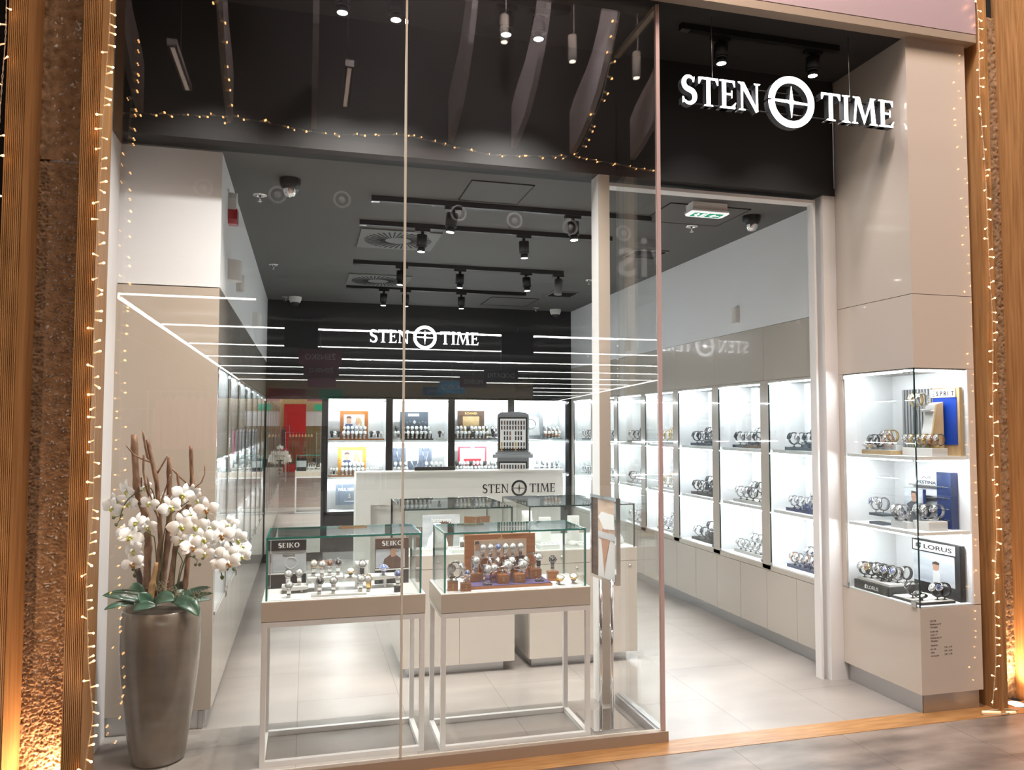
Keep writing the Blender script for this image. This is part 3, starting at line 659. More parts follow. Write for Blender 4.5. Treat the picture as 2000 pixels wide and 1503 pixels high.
# ---------------------------------------------------------------- shop furniture
def glasscase(t, x0, x1, y0, y1, z0, z1, edge):
    g = MB(); e = .009
    g.box(x0 + e, x1 - e, y0, y0 + e, z0, z1 - e, M['cglass']); g.box(x0 + e, x1 - e, y1 - e, y1, z0, z1 - e, M['cglass'])
    g.box(x0, x0 + e, y0 + e, y1 - e, z0, z1 - e, M['cglass']); g.box(x1 - e, x1, y0 + e, y1 - e, z0, z1 - e, M['cglass'])
    g.box(x0 + e, x1 - e, y0 + e, y1 - e, z1 - e, z1, M['cglass']); gc = g.build('glass_case', t)
    g = MB()
    for a, b in ((x0, y0), (x1 - e, y0), (x0, y1 - e), (x1 - e, y1 - e)): g.box(a, a + e, b, b + e, z0, z1 - e, edge)
    g.box(x0, x1, y0, y0 + e, z1 - e, z1, edge); g.box(x0, x1, y1 - e, y1, z1 - e, z1, edge); g.box(x0, x0 + e, y0 + e, y1 - e, z1 - e, z1, edge); g.box(x1 - e, x1, y0 + e, y1 - e, z1 - e, z1, edge)
    g.build('glass_edge', gc)
def display_table(x0, x1, y0, y1, label):
    t = thing('display_table', label, 'display table', ((x0 + x1) / 2, (y0 + y1) / 2, 0), 0, 'white framed window display tables'); w_, d_ = (x1 - x0) / 2, (y1 - y0) / 2; s = .024
    for a in (-w_, w_ - s):
        for b in (-d_, d_ - s):
            m = MB(); m.box(a, a + s, b, b + s, s, .625, M['frame']); m.build('leg', t, .002)
    m = MB()
    for z in (0, .625):
        m.box(-w_, w_, -d_, -d_ + s, z, z + s, M['frame']); m.box(-w_, w_, d_ - s, d_, z, z + s, M['frame']); m.box(-w_, -w_ + s, -d_ + s, d_ - s, z, z + s, M['frame']); m.box(w_ - s, w_, -d_ + s, d_ - s, z, z + s, M['frame'])
    m.build('frame_rails', t)
    m = MB(); m.box(-w_ - .002, w_ + .002, -d_ - .002, d_ + .002, .651, .741, M['beige2']); m.build('tray_box', t, .002)
    m = MB(); m.box(-w_ - .001, w_ + .001, -d_ - .001, d_ + .001, .741, .7425, M['white']); m.build('deck', t, label='white top surface')
    glasscase(t, -w_ + .014, w_ - .016, -d_ + .012, d_ - .012, .7425, 1.033, M['glassedge'])
    return t
display_table(-.186, .566, 3.776, 4.166, 'white framed glass display table with grey watch boards, beside the orchid planter')
display_table(.640, 1.400, 3.740, 4.112, 'white framed glass display table with brown watch board, beside the poster stand')
def counter(x0, x1, y0, y1, label, splits):
    t = thing('glass_counter', label, 'glass counter', ((x0 + x1) / 2, (y0 + y1) / 2, 0), 0, 'beige glass-topped counters'); w_, d_ = (x1 - x0) / 2, (y1 - y0) / 2
    m = MB(); m.box(-w_ + .03, w_ - .06, -d_ + .06, d_ - .05, 0, .055, M['alu']); m.build('plinth', t)
    m = MB(); m.box(-w_, w_, -d_ + .018, d_, .06, .742, M['beige']); m.build('body', t)
    m = MB(); m.box(-w_, w_, -d_, -d_ + .017, .660, .742, M['beige']); dr = m.build('drawer', t)
    m = MB(); m.cyl((-w_ + .22, -d_ - .004, .70), (-w_ + .22, -d_, .70), .010, M['steel'], 14); m.build('lock', dr)
    q = [-w_] + splits + [w_]
    for i in range(len(q) - 1):
        m = MB(); m.box(q[i] + .001, q[i + 1] - .001, -d_, -d_ + .017, .062, .657, M['beige']); dd = m.build('door', t)
        m = MB(); m.cyl((q[i + 1] - .05, -d_ - .004, .625), (q[i + 1] - .05, -d_, .625), .010, M['steel'], 14); m.build('lock', dd)
    m = MB(); m.box(-w_, w_, -d_, d_, .742, .746, M['white']); m.build('deck', t, label='white top surface')
    glasscase(t, -w_, w_ - .012, -d_ + .004, d_ - .02, .746, 1.035, M['glassedge_d']); return t
counter(.587, 1.303, 4.85, 5.60, 'beige counter with glass case holding brown jewellery boards, left of the pair', [0.0])
counter(1.401, 2.150, 4.85, 5.60, 'beige counter with glass case holding white necklace busts, right of the pair', [.0])

# sales desk with the black logo
t = thing('sales_desk', 'cream sales desk with black shop logo in front of the back cabinets', 'desk', (1.62, 7.6, 0))
m = MB(); m.box(-1.02, .90, -.10, -.07, .80, 1.10, M['cream']); m.build('front_panel', t)
m = MB(); m.box(-1.16, -1.02, -.10, .20, 0, 1.10, M['cream']); m.build('side_panel', t)
m = MB(); m.box(-1.02, .90, -.07, .20, .76, .80, M['cream']); m.build('worktop', t)
m = MB(); m.box(-1.02, .90, -.02, .15, 0, .76, M['cream']); m.build('body', t)
m = MB(); m.box(-1.16, .90, -.12, .12, 1.10, 1.115, M['cream']); m.build('ledge', t)
lg = thing('logo', '', '', (.44, -.102, .935)); del lg['label']; del lg['category']; bpy.data.objects.remove(lg)
m = MB()
k = .57
for txt, a, b in (('STEN', -.660, -.185), ('TIME', .185, .668)): roman(m, txt, .44 + a * k, .44 + b * k, .935 - .076 * k, .152 * k, -.1025, -.1005, M['text_black'])
emblem(m, .44, .935, .142 * k, -.1025, -.1005, M['text_black']); m.build('logo_lettering', t, label='black logo')
t = thing('monitor', 'thin black screen lying low on the desk ledge', 'monitor', (1.23, 7.62, 1.115))
m = MB(); m.box(-.20, .20, -.01, .02, .0, .035, M['black']); m.build('screen', t); m = MB(); m.box(-.05, .05, .02, .06, 0, .02, M['black']); m.build('stand', t)

# strap display tower standing on the desk
t = thing('strap_tower', 'tall grey revolving tower with rows of watch straps behind the desk', 'strap display', (2.15, 8.06, 0), R(-17))
w_, d_ = .165, .15
m = MB(); m.box(-w_ - .03, w_ + .03, -d_ - .02, d_ + .02, 0, .80, M['grey']); m.build('pedestal', t)
m = MB(); m.box(-w_, w_, -d_, d_, .80, 1.22, M['grey']); m.build('lower_case', t)
m = MB(); m.box(-w_ - .045, w_ + .045, -d_ - .04, d_ + .04, .80 + .42, .80 + .455, M['grey']); m.box(-w_ - .02, w_ + .02, -d_ - .02, d_ + .02, .80 + .455, .80 + .475, M['grey']); m.build('ledge', t, .004)
m = MB(); m.box(-w_, w_, -d_, d_, .80 + .475, .80 + .87, M['grey']); m.prism([(-w_, 1.67), (w_, 1.67), (w_ - .03, 1.695), (0, 1.705), (-w_ + .03, 1.695)], -d_, d_, M['grey']); m.build('upper_case', t, .003)
for z0, z1, zr in ((.83, 1.18, (1.10, 1.0, .90)), (1.30, 1.645, (1.56, 1.45, 1.335))):
    m = MB(); m.box(-w_ + .015, w_ - .015, -d_ - .014, -d_, z0, z1, M['blackmet']); m.box(-w_ + .03, w_ - .03, -d_ - .0155, -d_ - .013, z0 + .015, z1 - .015, M['dial_white']); pn = m.build('strap_panel', t, label='black framed white panel')
    for r_, zc in enumerate(zr):
        for i in range(9):
            if (i + r_) % 4 == 1 and r_ == 1: continue
            x = -w_ + .048 + i * .0293
            mm = M['amber'] if (r_ == 2 and i % 5 == 0) else (M['brown_leather'] if (i * 7 + r_) % 5 == 2 else M['black_leather'])
            s = MB(); s.box(x - .0065, x + .0065, -d_ - .021, -d_ - .0156, zc + .006, zc + .048, mm); s.box(x - .0065, x + .0065, -d_ - .021, -d_ - .0156, zc - .045, zc - .004, mm); s.box(x - .008, x + .008, -d_ - .0215, -d_ - .0156, zc - .005, zc + .006, M['dial_white']); s.build('watch_strap', pn)

# poster stand of chromed tube
t = thing('poster_stand', 'chrome poster stand with framed jewellery poster behind the window corner', 'poster stand', (1.555, 3.92, 0))
m = MB(); m.box(-.12, .115, -.143, .142, 0, .006, M['chrome']); m.build('base_plate', t)
for x, y in ((-.075, -.118), (-.018, -.128)):
    m = MB(); m.tube([(x, y, .006), (x, y, .76)], .0085, M['chrome'], 14); m.build('pole', t)
fr = thing('x', '', ''); bpy.data.objects.remove(fr)
a = Vector((1.529 - 1.555, 4.05 - 3.92)); b = Vector((1.557 - 1.555, 3.745 - 3.92)); dv = (b - a); ln = dv.length; ang = math.atan2(dv.y, dv.x)
def onframe(mb):
    Mx = Matrix.Translation((a.x, a.y, .735)) @ Matrix.Rotation(ang, 4, 'Z')
    mb.v = [Mx @ p for p in mb.v]; return mb
s = .016; hh = .445
m = MB(); m.box(0, ln, -.012, .012, 0, s, M['chrome']); m.box(0, ln, -.012, .012, hh - s, hh, M['chrome']); m.box(0, s, -.012, .012, s, hh - s, M['chrome']); m.box(ln - s, ln, -.012, .012, s, hh - s, M['chrome']); fr = onframe(m).build('poster_frame', t)
m = MB(); m.box(s, ln - s, -.006, .006, s, hh - s, M['photo_warm'])
m.box(s, .085, -.0068, -.0061, s, hh - s, M['darkwood'])
m.prism([(.09, s), (.16, s), (.13, .20), (.10, .22)], -.0068, -.0061, M['shirt_w']); m.prism([(.16, s), (ln - s, s), (ln - s, .20), (.23, .23)], -.0068, -.0061, M['shirt_w'])
m.prism([(.13, .20), (.16, .06), (.23, .23), (.20, .28), (.14, .27)], -.0075, -.0069, M['skin']); m.prism([(.09, .33), (.13, .36), (ln - s - .02, .355), (ln - s - .01, .28), (.16, .27)], -.0078, -.0072, M['bust'])
m.prism([(.09, .22), (ln - s, .22), (ln - s, .255), (.09, .255)], -.008, -.0076, M['lgrey']); onframe(m).build('poster', fr)
# ---------------------------------------------------------------- watches: one of each kind, then copies
def loop_pts(ry, rz, zc, a0=0, a1=2 * PI, n=26): return [(ry * math.cos(a0 + (a1 - a0) * i / n), zc + rz * math.sin(a0 + (a1 - a0) * i / n)) for i in range(n + 1)]
def band(mb, path, w_, th, mt, closed=True, taper=0):
    """flat strap: path in the YZ plane, width along X"""
    n = len(path); P = [Vector(p) for p in path]; vs = []
    for i, p in enumerate(P):
        t = (P[(i + 1) % n if closed else min(i + 1, n - 1)] - P[(i - 1) % n if closed else max(i - 1, 0)]).normalized(); nn = Vector((t.y, -t.x)) * th / 2
        hw = w_ / 2
        for x, q in ((-hw, p - nn), (hw, p - nn), (hw, p + nn), (-hw, p + nn)): vs.append((x, q.x, q.y))
    fs = []
    for i in range(n if closed else n - 1):
        a, b = i * 4, ((i + 1) % n) * 4
        for k in range(4): fs.append((a + k, a + (k + 1) % 4, b + (k + 1) % 4, b + k))
    mb.add(vs, fs, mt)
def head(mbc, mbd, mbh, c, tilt, r, cm, dm, n=20):
    """watch head centred at c, its face turned towards -Y and tilted up by tilt"""
    sv = (mbc.M, mbd.M, mbh.M)
    Mx = Matrix.Translation(c) @ Matrix.Rotation(-tilt, 4, 'X')
    mbc.M = mbd.M = mbh.M = Mx
    mbc.cyl((0, .004, 0), (0, -.004, 0), r * .97, cm, n); mbc.torus((0, -.004, 0), r * .92, r * .085, cm, 'Y', n, 5)
    mbc.cyl((r, 0, 0), (r + .004, 0, 0), .0025, cm, 8)
    mbd.cyl((0, -.0035, 0), (0, -.0046, 0), r * .86, dm, n)
    hm = M['hand'] if dm == M['dial_white'] else M['text_white']
    for k in range(12):
        a = 2 * PI * k / 12; x, z = math.sin(a) * r * .72, math.cos(a) * r * .72
        mbh.box(x - .0007, x + .0007, -.0052, -.0046, z - .0018, z + .0018, hm)
    mbh.box(-.0007, .0007, -.0056, -.0047, -.001, r * .55, hm); mbh.prism([(0, -.0008), (r * .38, .006), (r * .38, .0074), (0, .0008)], -.0056, -.0047, hm)
    mbc.M, mbd.M, mbh.M = sv
def watch(cm, dm, sm, kind='ring', r=.0198, parts=True, holder=None):
    """kind ring: closed bracelet on a C-stand ; kind drop: head up with the strap hanging down in front ; kind flat: laid on its side"""
    t = thing('watch', '', 'watch')
    a, b, c, d, e = MB(), MB(), MB(), MB(), MB()
    if kind == 'ring':
        band(a, loop_pts(.026, .031, .046)[:-1], r * .92, .0048, sm); head(b, c, d, (0, -.0245, .058), R(24), r, cm, dm)
        e.cyl((0, 0, 0), (0, 0, .016), .0028, holder or M['black'], 8); e.box(-.005, .005, -.008, .008, 0, .003, holder or M['black'])
    elif kind == 'drop':
        band(a, loop_pts(.020, .034, .045)[:-1], r * .95, .0034, sm); head(b, c, d, (0, -.019, .062), R(12), r, cm, dm)
        e.box(-r * .4, r * .4, -.013, .013, 0, .012, holder or M['bust'])
    elif kind == 'flat':
        band(a, [(y * .9, .012 + z * 1) for y, z in [(.030 * math.cos(q), .010 + .010 * math.sin(q)) for q in [2 * PI * i / 22 for i in range(22)]]], r * .92, .003, sm); head(b, c, d, (0, -.018, .033), R(62), r, cm, dm)
        e.box(-.006, .006, -.006, .006, 0, .012, holder or M['bust'])
    if not parts:
        z = MB()
        for q in (a, b, c, e):
            for mi_, fc in zip(q.m, q.f): pass
            o_ = len(z.v); z.v += q.v
            for fc, mi_, sm_ in zip(q.f, q.m, q.sm): z.f.append([i + o_ for i in fc]); z.m.append(z.mi(q.mats[mi_])); z.sm.append(sm_)
        bpy.data.objects.remove(t); o = z.build('watch'); return o
    a.build('strap', t); cs_ = b.build('watch_case', t); c.build('dial', cs_); d.build('hands', cs_); e.build('holder', t)
    return t
PROTO = {}
def place(key, loc, rz, label, group=None, sc=1.0):
    """key = (case, dial, strap, kind, parts)"""
    new = key not in PROTO
    if new:
        c, d, s, k = key[:4]; PROTO[key] = watch(M[c], M[d], M[s], k, parts=key[4], holder=M[key[5]] if len(key) > 5 else None)
    o = PROTO[key] if new else dup(PROTO[key])
    if not new and 'group' in o and not group: del o['group']
    o.location = loc; o.rotation_euler = (0, 0, rz); o.scale = (sc, sc, sc); tag(o, label, 'watch', group)
    return o
def riser(name, label, x0, x1, y0, y1, z0, z1, mt, group=None, top=None, cat='display stand', bev=.0015, rz=0):
    t = thing(name, label, cat, ((x0 + x1) / 2, (y0 + y1) / 2, z0), rz, group); a, b, h = (x1 - x0) / 2, (y1 - y0) / 2, z1 - z0
    m = MB(); m.box(-a, a, -b, b, 0, h - (.003 if top else 0), mt); m.build('block', t, bev)
    if top: m = MB(); m.box(-a + .004, a - .004, -b + .004, b - .004, h - .003, h, top); m.build('top_pad', t)
    return t

# ---- table beside the planter: two brand boards, white platforms, steel watches
TZ = .7425
def seiko(x0, x1, y, z0, z1, hd, body, txt, label, portrait):
    t = thing('brand_board', label, 'display board', ((x0 + x1) / 2, y, z0)); a = (x1 - x0) / 2; h = z1 - z0
    m = MB(); m.box(-a, a, 0, .02, h - .050, h, hd); hb = m.build('header', t)
    m = MB(); roman(m, txt, -a * .60, a * .60, h - .036, .024, -.0015, 0, M['text_white'], .24, .10); m.build('lettering', hb)
    m = MB(); m.box(-a, a, .004, .018, .075, h - .051, body); bd = m.build('panel', t)
    m = MB(); m.box(-a, a, 0, .03, 0, .072, M['black']); m.box(-a, a, -.004, .0, .070, .075, M['text_white']); m.build('base', t)
    m = MB()
    if portrait:
        m.box(-a + .003, a - .02, .002, .0038, .080, h - .054, M['photo_sky']); m.prism([(-.05, .08), (.055, .08), (.048, .125), (.02, .145), (-.01, .146), (-.04, .125)], .0012, .0019, M['shirt_b'])
        m.prism([(-.004, .135), (.018, .137), (.020, .165), (.014, .182), (-.004, .184), (-.010, .170), (-.008, .15)], .0006, .0011, M['skin']); m.prism([(-.010, .168), (-.007, .178), (.016, .182), (.012, .190), (-.004, .192), (-.013, .182)], .0, .0005, M['hair'])
        m.text('PROSPEX', -.010, h - .070, .0018, .011, M['text_grey'], .0003)
    else:
        m.box(-a + .006, a - .006, .002, .0038, .080, h - .057, M['photo_sky']); m.text('PRESAGE', 0, h - .080, .0015, .015, M['text_black'], .0003, 'CENTER'); m.box(-a + .012, a - .012, .0012, .0018, h - .064, h - .0625, M['text_grey'])
        m.torus((.012, .0015, .125), .028, .0008, M['text_white'], 'Y', 30, 4)
    m.build('poster', bd)
seiko(-.161, .008, 4.07, TZ, .979, M['black'], M['lgrey'], 'SEIKO', 'black headed brand board with silver poster at the left of the watch table', False)
seiko(.350, .522, 4.06, TZ, .972, M['shirt_b'], M['shirt_b'], 'SEIKO', 'brown headed brand board with portrait poster at the right of the watch table', True)
def platform(x0, x1, y0, y1, z, label, d=.012):
    t = thing('display_platform', label, 'display stand', ((x0 + x1) / 2, (y0 + y1) / 2, TZ), 0, 'white curved platforms on the watch table'); a, b = (x1 - x0) / 2, (y1 - y0) / 2; h = z - TZ
    m = MB(); n = 10
    pr = [(-a, h - d)] + [(-a + 2 * a * i / n, h - d - .006 * math.sin(PI * i / n)) for i in range(1, n)] + [(a, h - d), (a, h), (-a, h)]
    m.prism(pr, -b, b, M['white']); m.build('top', t)
    m = MB(); m.box(-a * .6, -a * .6 + .012, -b * .6, b * .6, 0, h - d - .0035, M['white']); m.box(a * .6 - .012, a * .6, -b * .6, b * .6, 0, h - d - .0035, M['white']); m.build('support', t)
platform(-.105, .02, 3.93, 4.02, TZ + .032, 'white curved platform under two steel watches at the left of the table')
platform(.015, .185, 3.94, 4.05, TZ + .068, 'white curved platform carrying four watches at the middle of the table')
platform(.195, .45, 3.95, 4.04, TZ + .060, 'white curved platform carrying pillow and blue diver at the right of the table')
platform(.035, .29, 3.82, 3.90, TZ + .010, 'low white curved platform along the front of the table')
MED = [('silver', 'dial_white', 'silver'), ('silver', 'dial_black', 'silver'), ('gold', 'dial_white', 'silver'), ('silver', 'dial_brown', 'silver'), ('silver', 'dial_white', 'black_leather'), ('silver', 'dial_blue', 'silver')]
def W(m_, kind, x, y, z, rz, label, sc=1.0, group=None, holder='bust'):
    return place((*m_, kind, True, holder), (x, y, z), R(rz), label, group, sc)
P1 = TZ + .0325; P2 = TZ + .0685; P3 = TZ + .0605; P4 = TZ + .0105
W(MED[0], 'drop', -.077, 3.96, P1, 8, 'steel watch on a tall pillow at the far left of the white platforms')
W(MED[0], 'drop', -.022, 3.98, P1, -6, 'steel watch with white dial before the silver poster')
W(MED[0], 'drop', -.070, 3.86, TZ + .001, 4, 'steel watch standing on the deck at the front left of the table', .95)
W(MED[2], 'drop', .043, 4.0, P2, 6, 'rose-rimmed watch with white dial, first of the four on the middle platform')
W(('rose', 'dial_white', 'silver'), 'drop', .084, 3.975, P2 , 2, 'open-faced watch with cream dial, second of the four on the middle platform')
W(MED[3], 'drop', .121, 4.0, P2, 0, 'steel watch with brown dial, third of the four on the middle platform')
W(MED[1], 'drop', .163, 4.0, P2, -4, 'steel chronograph, last of the four on the middle platform')
W(('gold', 'dial_white', 'black_leather'), 'flat', .222, 3.975, P3, 0, 'small gold watch with cream dial left of the white pillow')
W(MED[1], 'drop', .070, 3.85, P4, 5, 'steel watch with black chronograph dial on the low front platform')
W(MED[0], 'drop', .135, 3.85, P4, 0, 'steel watch with white chronograph dial on the low front platform')
W(MED[0], 'drop', .262, 3.86, P4, 10, 'steel bracelet watch at the right end of the low front platform')
W(('gold', 'dial_white', 'gold'), 'drop', .306, 3.90, TZ + .001, -14, 'two-tone bracelet watch leaning beside the low front platform')
W(('silver', 'dial_blue', 'dial_blue'), 'flat', .385, 3.99, P3, 0, 'blue strapped diver watch lying before the portrait poster', 1.15)
pl = thing('watch_pillow', 'white satin pillow with pinched corners on the watch table', 'display pillow', (.278, 4.01, P3))
m = MB(); n = 8; vs = []; fs = []
for sy in (-1, 1):
    for i in range(n + 1):
        for j in range(n + 1):
            u_, v_ = 2 * i / n - 1, 2 * j / n - 1; k = (1 - u_ ** 4) * (1 - v_ ** 4); q = 1 - .16 * (1 - max(abs(u_), abs(v_)) ** 0) - .13 * (1 - min(abs(u_), abs(v_))) * max(abs(u_), abs(v_))
            vs.append((u_ * .036 * q, sy * .017 * k, .036 + v_ * .036 * q))
for s_ in (0, 1):
    for i in range(n):
        for j in range(n):
            a_ = s_ * (n + 1) ** 2 + i * (n + 1) + j; f_ = (a_, a_ + n + 1, a_ + n + 2, a_ + 1); fs.append(f_ if s_ == 0 else f_[::-1])
m.add(vs, fs, M['bust'], True); m.build('cushion', pl)
W(('silver', 'dial_white', 'black_leather'), 'drop', .278, 3.975, P3, 0, 'black strapped watch with white dial on the white pillow')
riser('display_block', 'narrow black display post at the right front of the watch table', .425, .462, 3.84, 3.87, TZ, TZ + .028, M['black'])
W(MED[5], 'drop', .443, 3.855, TZ + .0285, 0, 'steel watch with pale blue dial on the narrow black post')

# ---- table beside the poster stand: teak board, teak blocks, many steel watches
t = thing('brand_board', 'large polished teak board with anchor mark and inset picture', 'display board', (1.004, 4.03, TZ))
m = MB(); m.box(-.192, .192, 0, .022, 0, .236, M['teak']); bo = m.build('board', t, .001)
m = MB(); m.box(-.143, .143, -.003, -.0002, .108, .208, M['photo_warm']); m.M = Matrix.Translation((-.014, 0, -.018)); m.prism([(-.128, .105), (-.098, .105), (-.098, .165), (-.108, .178), (-.128, .172)], -.0038, -.0032, M['lgrey']); m.prism([(-.122, .172), (-.104, .174), (-.100, .195), (-.104, .212), (-.120, .212)], -.0045, -.0039, M['skin']); m.prism([(-.126, .196), (-.120, .207), (-.100, .208), (-.104, .222), (-.124, .220)], -.0051, -.0046, M['hair']); m.build('picture', bo)
def anchor(mb, x, z, s, y):
    mb.tube([(x, y, z - s), (x, y, z + s)], s * .10, M['text_gold'], 6); mb.torus((x, y, z + s * 1.15), s * .2, s * .07, M['text_gold'], 'Y', 12, 4)
    mb.tube([(x - s * .7, y, z - s * .4), (x - s * .45, y, z - s * .85), (x, y, z - s), (x + s * .45, y, z - s * .85), (x + s * .7, y, z - s * .4)], s * .09, M['text_gold'], 6); mb.tube([(x - s * .4, y, z + s * .6), (x + s * .4, y, z + s * .6)], s * .08, M['text_gold'], 6)
m = MB(); anchor(m, .005, .222, .007, -.002); m.tube([(-.012, -.002, .216), (.005, -.002, .213), (.022, -.002, .216)], .0008, M['text_gold'], 5); m.build('anchor_mark', bo)
t = riser('display_tray', 'flat teak tray with purple suede under the teak blocks', .795, 1.220, 3.80, 3.995, TZ, TZ + .016, M['teak'], top=M['purple'])
TT = TZ + .0165
def teak(x, y, z, h, label, w_=.050, d_=.046, mark=True):
    t = thing('display_block', label, 'display stand', (x, y, z), R(-3), 'teak display blocks'); m = MB(); m.box(-w_ / 2, w_ / 2, -d_ / 2, d_ / 2, 0, h, M['teak']); b_ = m.build('block', t, .0012)
    if mark: m = MB(); anchor(m, 0, h * .5, min(.008, h * .24), -d_ / 2 - .0006); m.build('anchor_mark', b_)
teak(.708, 3.82, TZ, .045, 'teak block at the far left corner of the deck'); teak(.768, 3.795, TZ, .038, 'teak block in front at the left corner of the deck', .052)
teak(.845, 3.93, TT, .040, 'teak block at the back left of the purple tray', .058, mark=False); teak(.972, 3.85, TT, .043, 'left one of the two teak blocks at the front of the purple tray', .056); teak(1.057, 3.85, TT, .043, 'right one of the two teak blocks at the front of the purple tray', .056)
teak(1.165, 3.93, TT, .050, 'teak block at the back right of the purple tray', .062); teak(1.262, 3.93, TZ, .050, 'teak block carrying the dark square watch, right of the tray', .055, mark=False)
t = riser('display_block', 'long low teak step behind the front blocks', .885, 1.12, 3.925, 3.975, TT, TT + .035, M['teak'])
t = riser('display_block', 'long high teak step against the inset picture', .875, 1.125, 3.977, 4.02, TT + .0, TT + .105, M['teak'])
S0 = ('silver', 'dial_white', 'silver'); S1 = ('silver', 'dial_blue', 'silver'); RG = ('rose', 'dial_white', 'rose'); BL = ('silver', 'dial_white', 'black_leather')
nm = ['first', 'second', 'third', 'fourth', 'fifth', 'last']
for i, x in enumerate((.895, .936, .977, 1.018, 1.058, 1.10)):
    W(S1 if i == 2 else S0, 'drop', x, 3.985, TT + .1055, 4 - i * 2, 'round %s watch, %s in the top row before the teak board' % ('blue faced' if i == 2 else 'white faced', nm[i]), .92, holder='silver')
for i, x in enumerate((.905, .945, .985, 1.022, 1.06, 1.10)):
    W((S0, S0, RG, S0, S0, BL)[i], 'ring', x, 3.945, TT + .0355, (70, 55, -60, 35, -50, 40)[i], 'bracelet watch turned sideways, %s in the second row on the long step' % nm[i], 1.05, holder='silver')
W(S0, 'drop', .842, 3.925, TT + .0405, 12, 'white faced watch on the back left teak block', 1.1, holder='silver')
W(S0, 'drop', 1.008, 3.90, TT, -8, 'white faced watch standing between the two rows, left of centre', 1.35, holder='silver'); W(S0, 'drop', 1.083, 3.90, TT, 5, 'white faced watch standing between the two rows, right of centre', 1.35, holder='silver')
W(S0, 'drop', .893, 3.885, TT, 14, 'bracelet watch hanging low at the left of the purple tray', 1.15, holder='silver'); W(RG, 'drop', .935, 3.90, TT, -4, 'rose bracelet watch hanging low at the left of the purple tray', 1.15, holder='rose')
W(('silver', 'dial_white', 'silver'), 'ring', 1.145, 3.93, TT + .0505, 60, 'steel bracelet on the back right teak block', 1.05, holder='silver'); W(BL, 'drop', 1.185, 3.93, TT + .0505, -12, 'black strapped watch on the back right teak block', 1.0, holder='silver')
W(('dark_steel', 'dial_black', 'dark_steel'), 'drop', 1.262, 3.93, TZ + .0505, -18, 'dark square-looking watch on the single right teak block', 1.0)
W(S0, 'drop', .700, 3.83, TZ + .0455, 10, 'white faced watch on the far left teak block', 1.0, holder='silver'); W(S0, 'ring', .722, 3.80, TZ + .0455, 60, 'tall steel bracelet behind the front left teak block', 1.25, holder='silver')
W(S1, 'drop', .780, 3.81, TZ + .0385, -8, 'small blue faced watch above the front left teak block', .75, holder='silver')
W(('gold', 'dial_white', 'gold'), 'flat', 1.262, 3.83, TZ + .001, 8, 'gold watch lying on the white deck, left of two', 1.1); W(('gold', 'dial_white', 'brown_leather'), 'flat', 1.345, 3.84, TZ + .001, -12, 'gold watch lying on the white deck, right of two', 1.1)
def bangle(x, y, z, r, label, group=None, mt='silver', tilt=0):
    t = thing('bracelet', label, 'bracelet', (x, y, z), 0, group); m = MB(); m.cyl((0, 0, 0), (0, 0, .022), .003, M[mt], 8); m.M = Matrix.Translation((0, 0, .03)) @ Matrix.Rotation(R(-28), 4, 'X')
    m.torus((0, 0, 0), r, .0035, M[mt], 'Z', 28, 6); m.build('bangle', t)
bangle(.972, 3.85, TT + .0435, .030, 'open steel bangle on the left front teak block'); bangle(1.057, 3.85, TT + .0435, .030, 'open steel bangle on the right front teak block'); bangle(.768, 3.795, TZ + .0385, .027, 'open steel bangle on the left corner teak block')
def cuffs(x, y, z, label):
    t = thing('cufflinks', label, 'jewellery', (x, y, z)); m = MB(); m.box(-.022, .022, -.012, .012, 0, .004, M['black']); m.build('pad', t); m = MB(); m.torus((.008, -.004, .010), .006, .002, M['silver'], 'Y', 14, 5); m.tube([(-.018, 0, .016), (-.004, -.004, .008), (.012, 0, .007)], .0018, M['silver'], 6); m.build('metal', t)
cuffs(.885, 3.825, TT, 'small silver clasp on black pad at the left of the purple tray'); cuffs(1.165, 3.85, TT, 'small silver clasp on black pad at the right of the purple tray')

# ---- corner showcase
FX, FY = PX0, PY0
z1_, z2_, z3_ = SHC[0], SHC[1], CZ0 + .003
def board_t(name, label, loc, rz, fn, sc=(1, 1, 1)):
    t = thing(name, label, 'display board', loc, R(rz)); fn(t); t.scale = sc; return t
def esprit(t):
    m = MB(); m.box(-.075, .075, 0, .02, 0, .34, M['oakboard']); m.build('oak_frame', t)
    m = MB(); m.box(-.068, .062, -.004, -.0005, .055, .29, M['blue']); m.build('blue_panel', t, label='bright blue panel')
    m = MB(); m.box(-.075, .058, -.008, -.0005, .292, .335, M['white']); hp = m.build('header', t)
    m = MB(); x = -.064
    for i, c in enumerate('ESPRIT'):
        if c == 'E':
            for z in (.300, .3115, .323): m.box(x, x + .012, -.0092, -.008, z - .001, z + .001, M['text_black'])
        else: m.text(c, x, .300, -.0084, .033, M['text_black'], .0006, bold=.0006, squeeze=.75)
        x += .0205
    m.build('lettering', hp)
board_t('brand_board', 'oak framed blue brand board with white header in the corner showcase top level', (3.545, 3.665, z1_), -90, esprit, (1.32, 1, 1.14))
t = thing('slat_panel', 'silver vertical slat panel beside the blue board', 'display panel', (3.560, 3.885, z1_), R(-90)); t.scale = (1.35, 1, 1.18); m = MB()
[m.box(-.085 + i * .0175, -.085 + i * .0175 + .011, -.014, .0, 0, .33, M['alu']) for i in range(10)]; m.box(-.085, .085, .0, .004, 0, .33, M['lgrey']); m.build('slats', t)
t = thing('display_ramp', 'white sloping display ramp with oak sides before the blue board', 'display stand', (3.445, 3.70, z1_), R(-90)); t.scale = (1.1, 1, 1.36); m = MB()
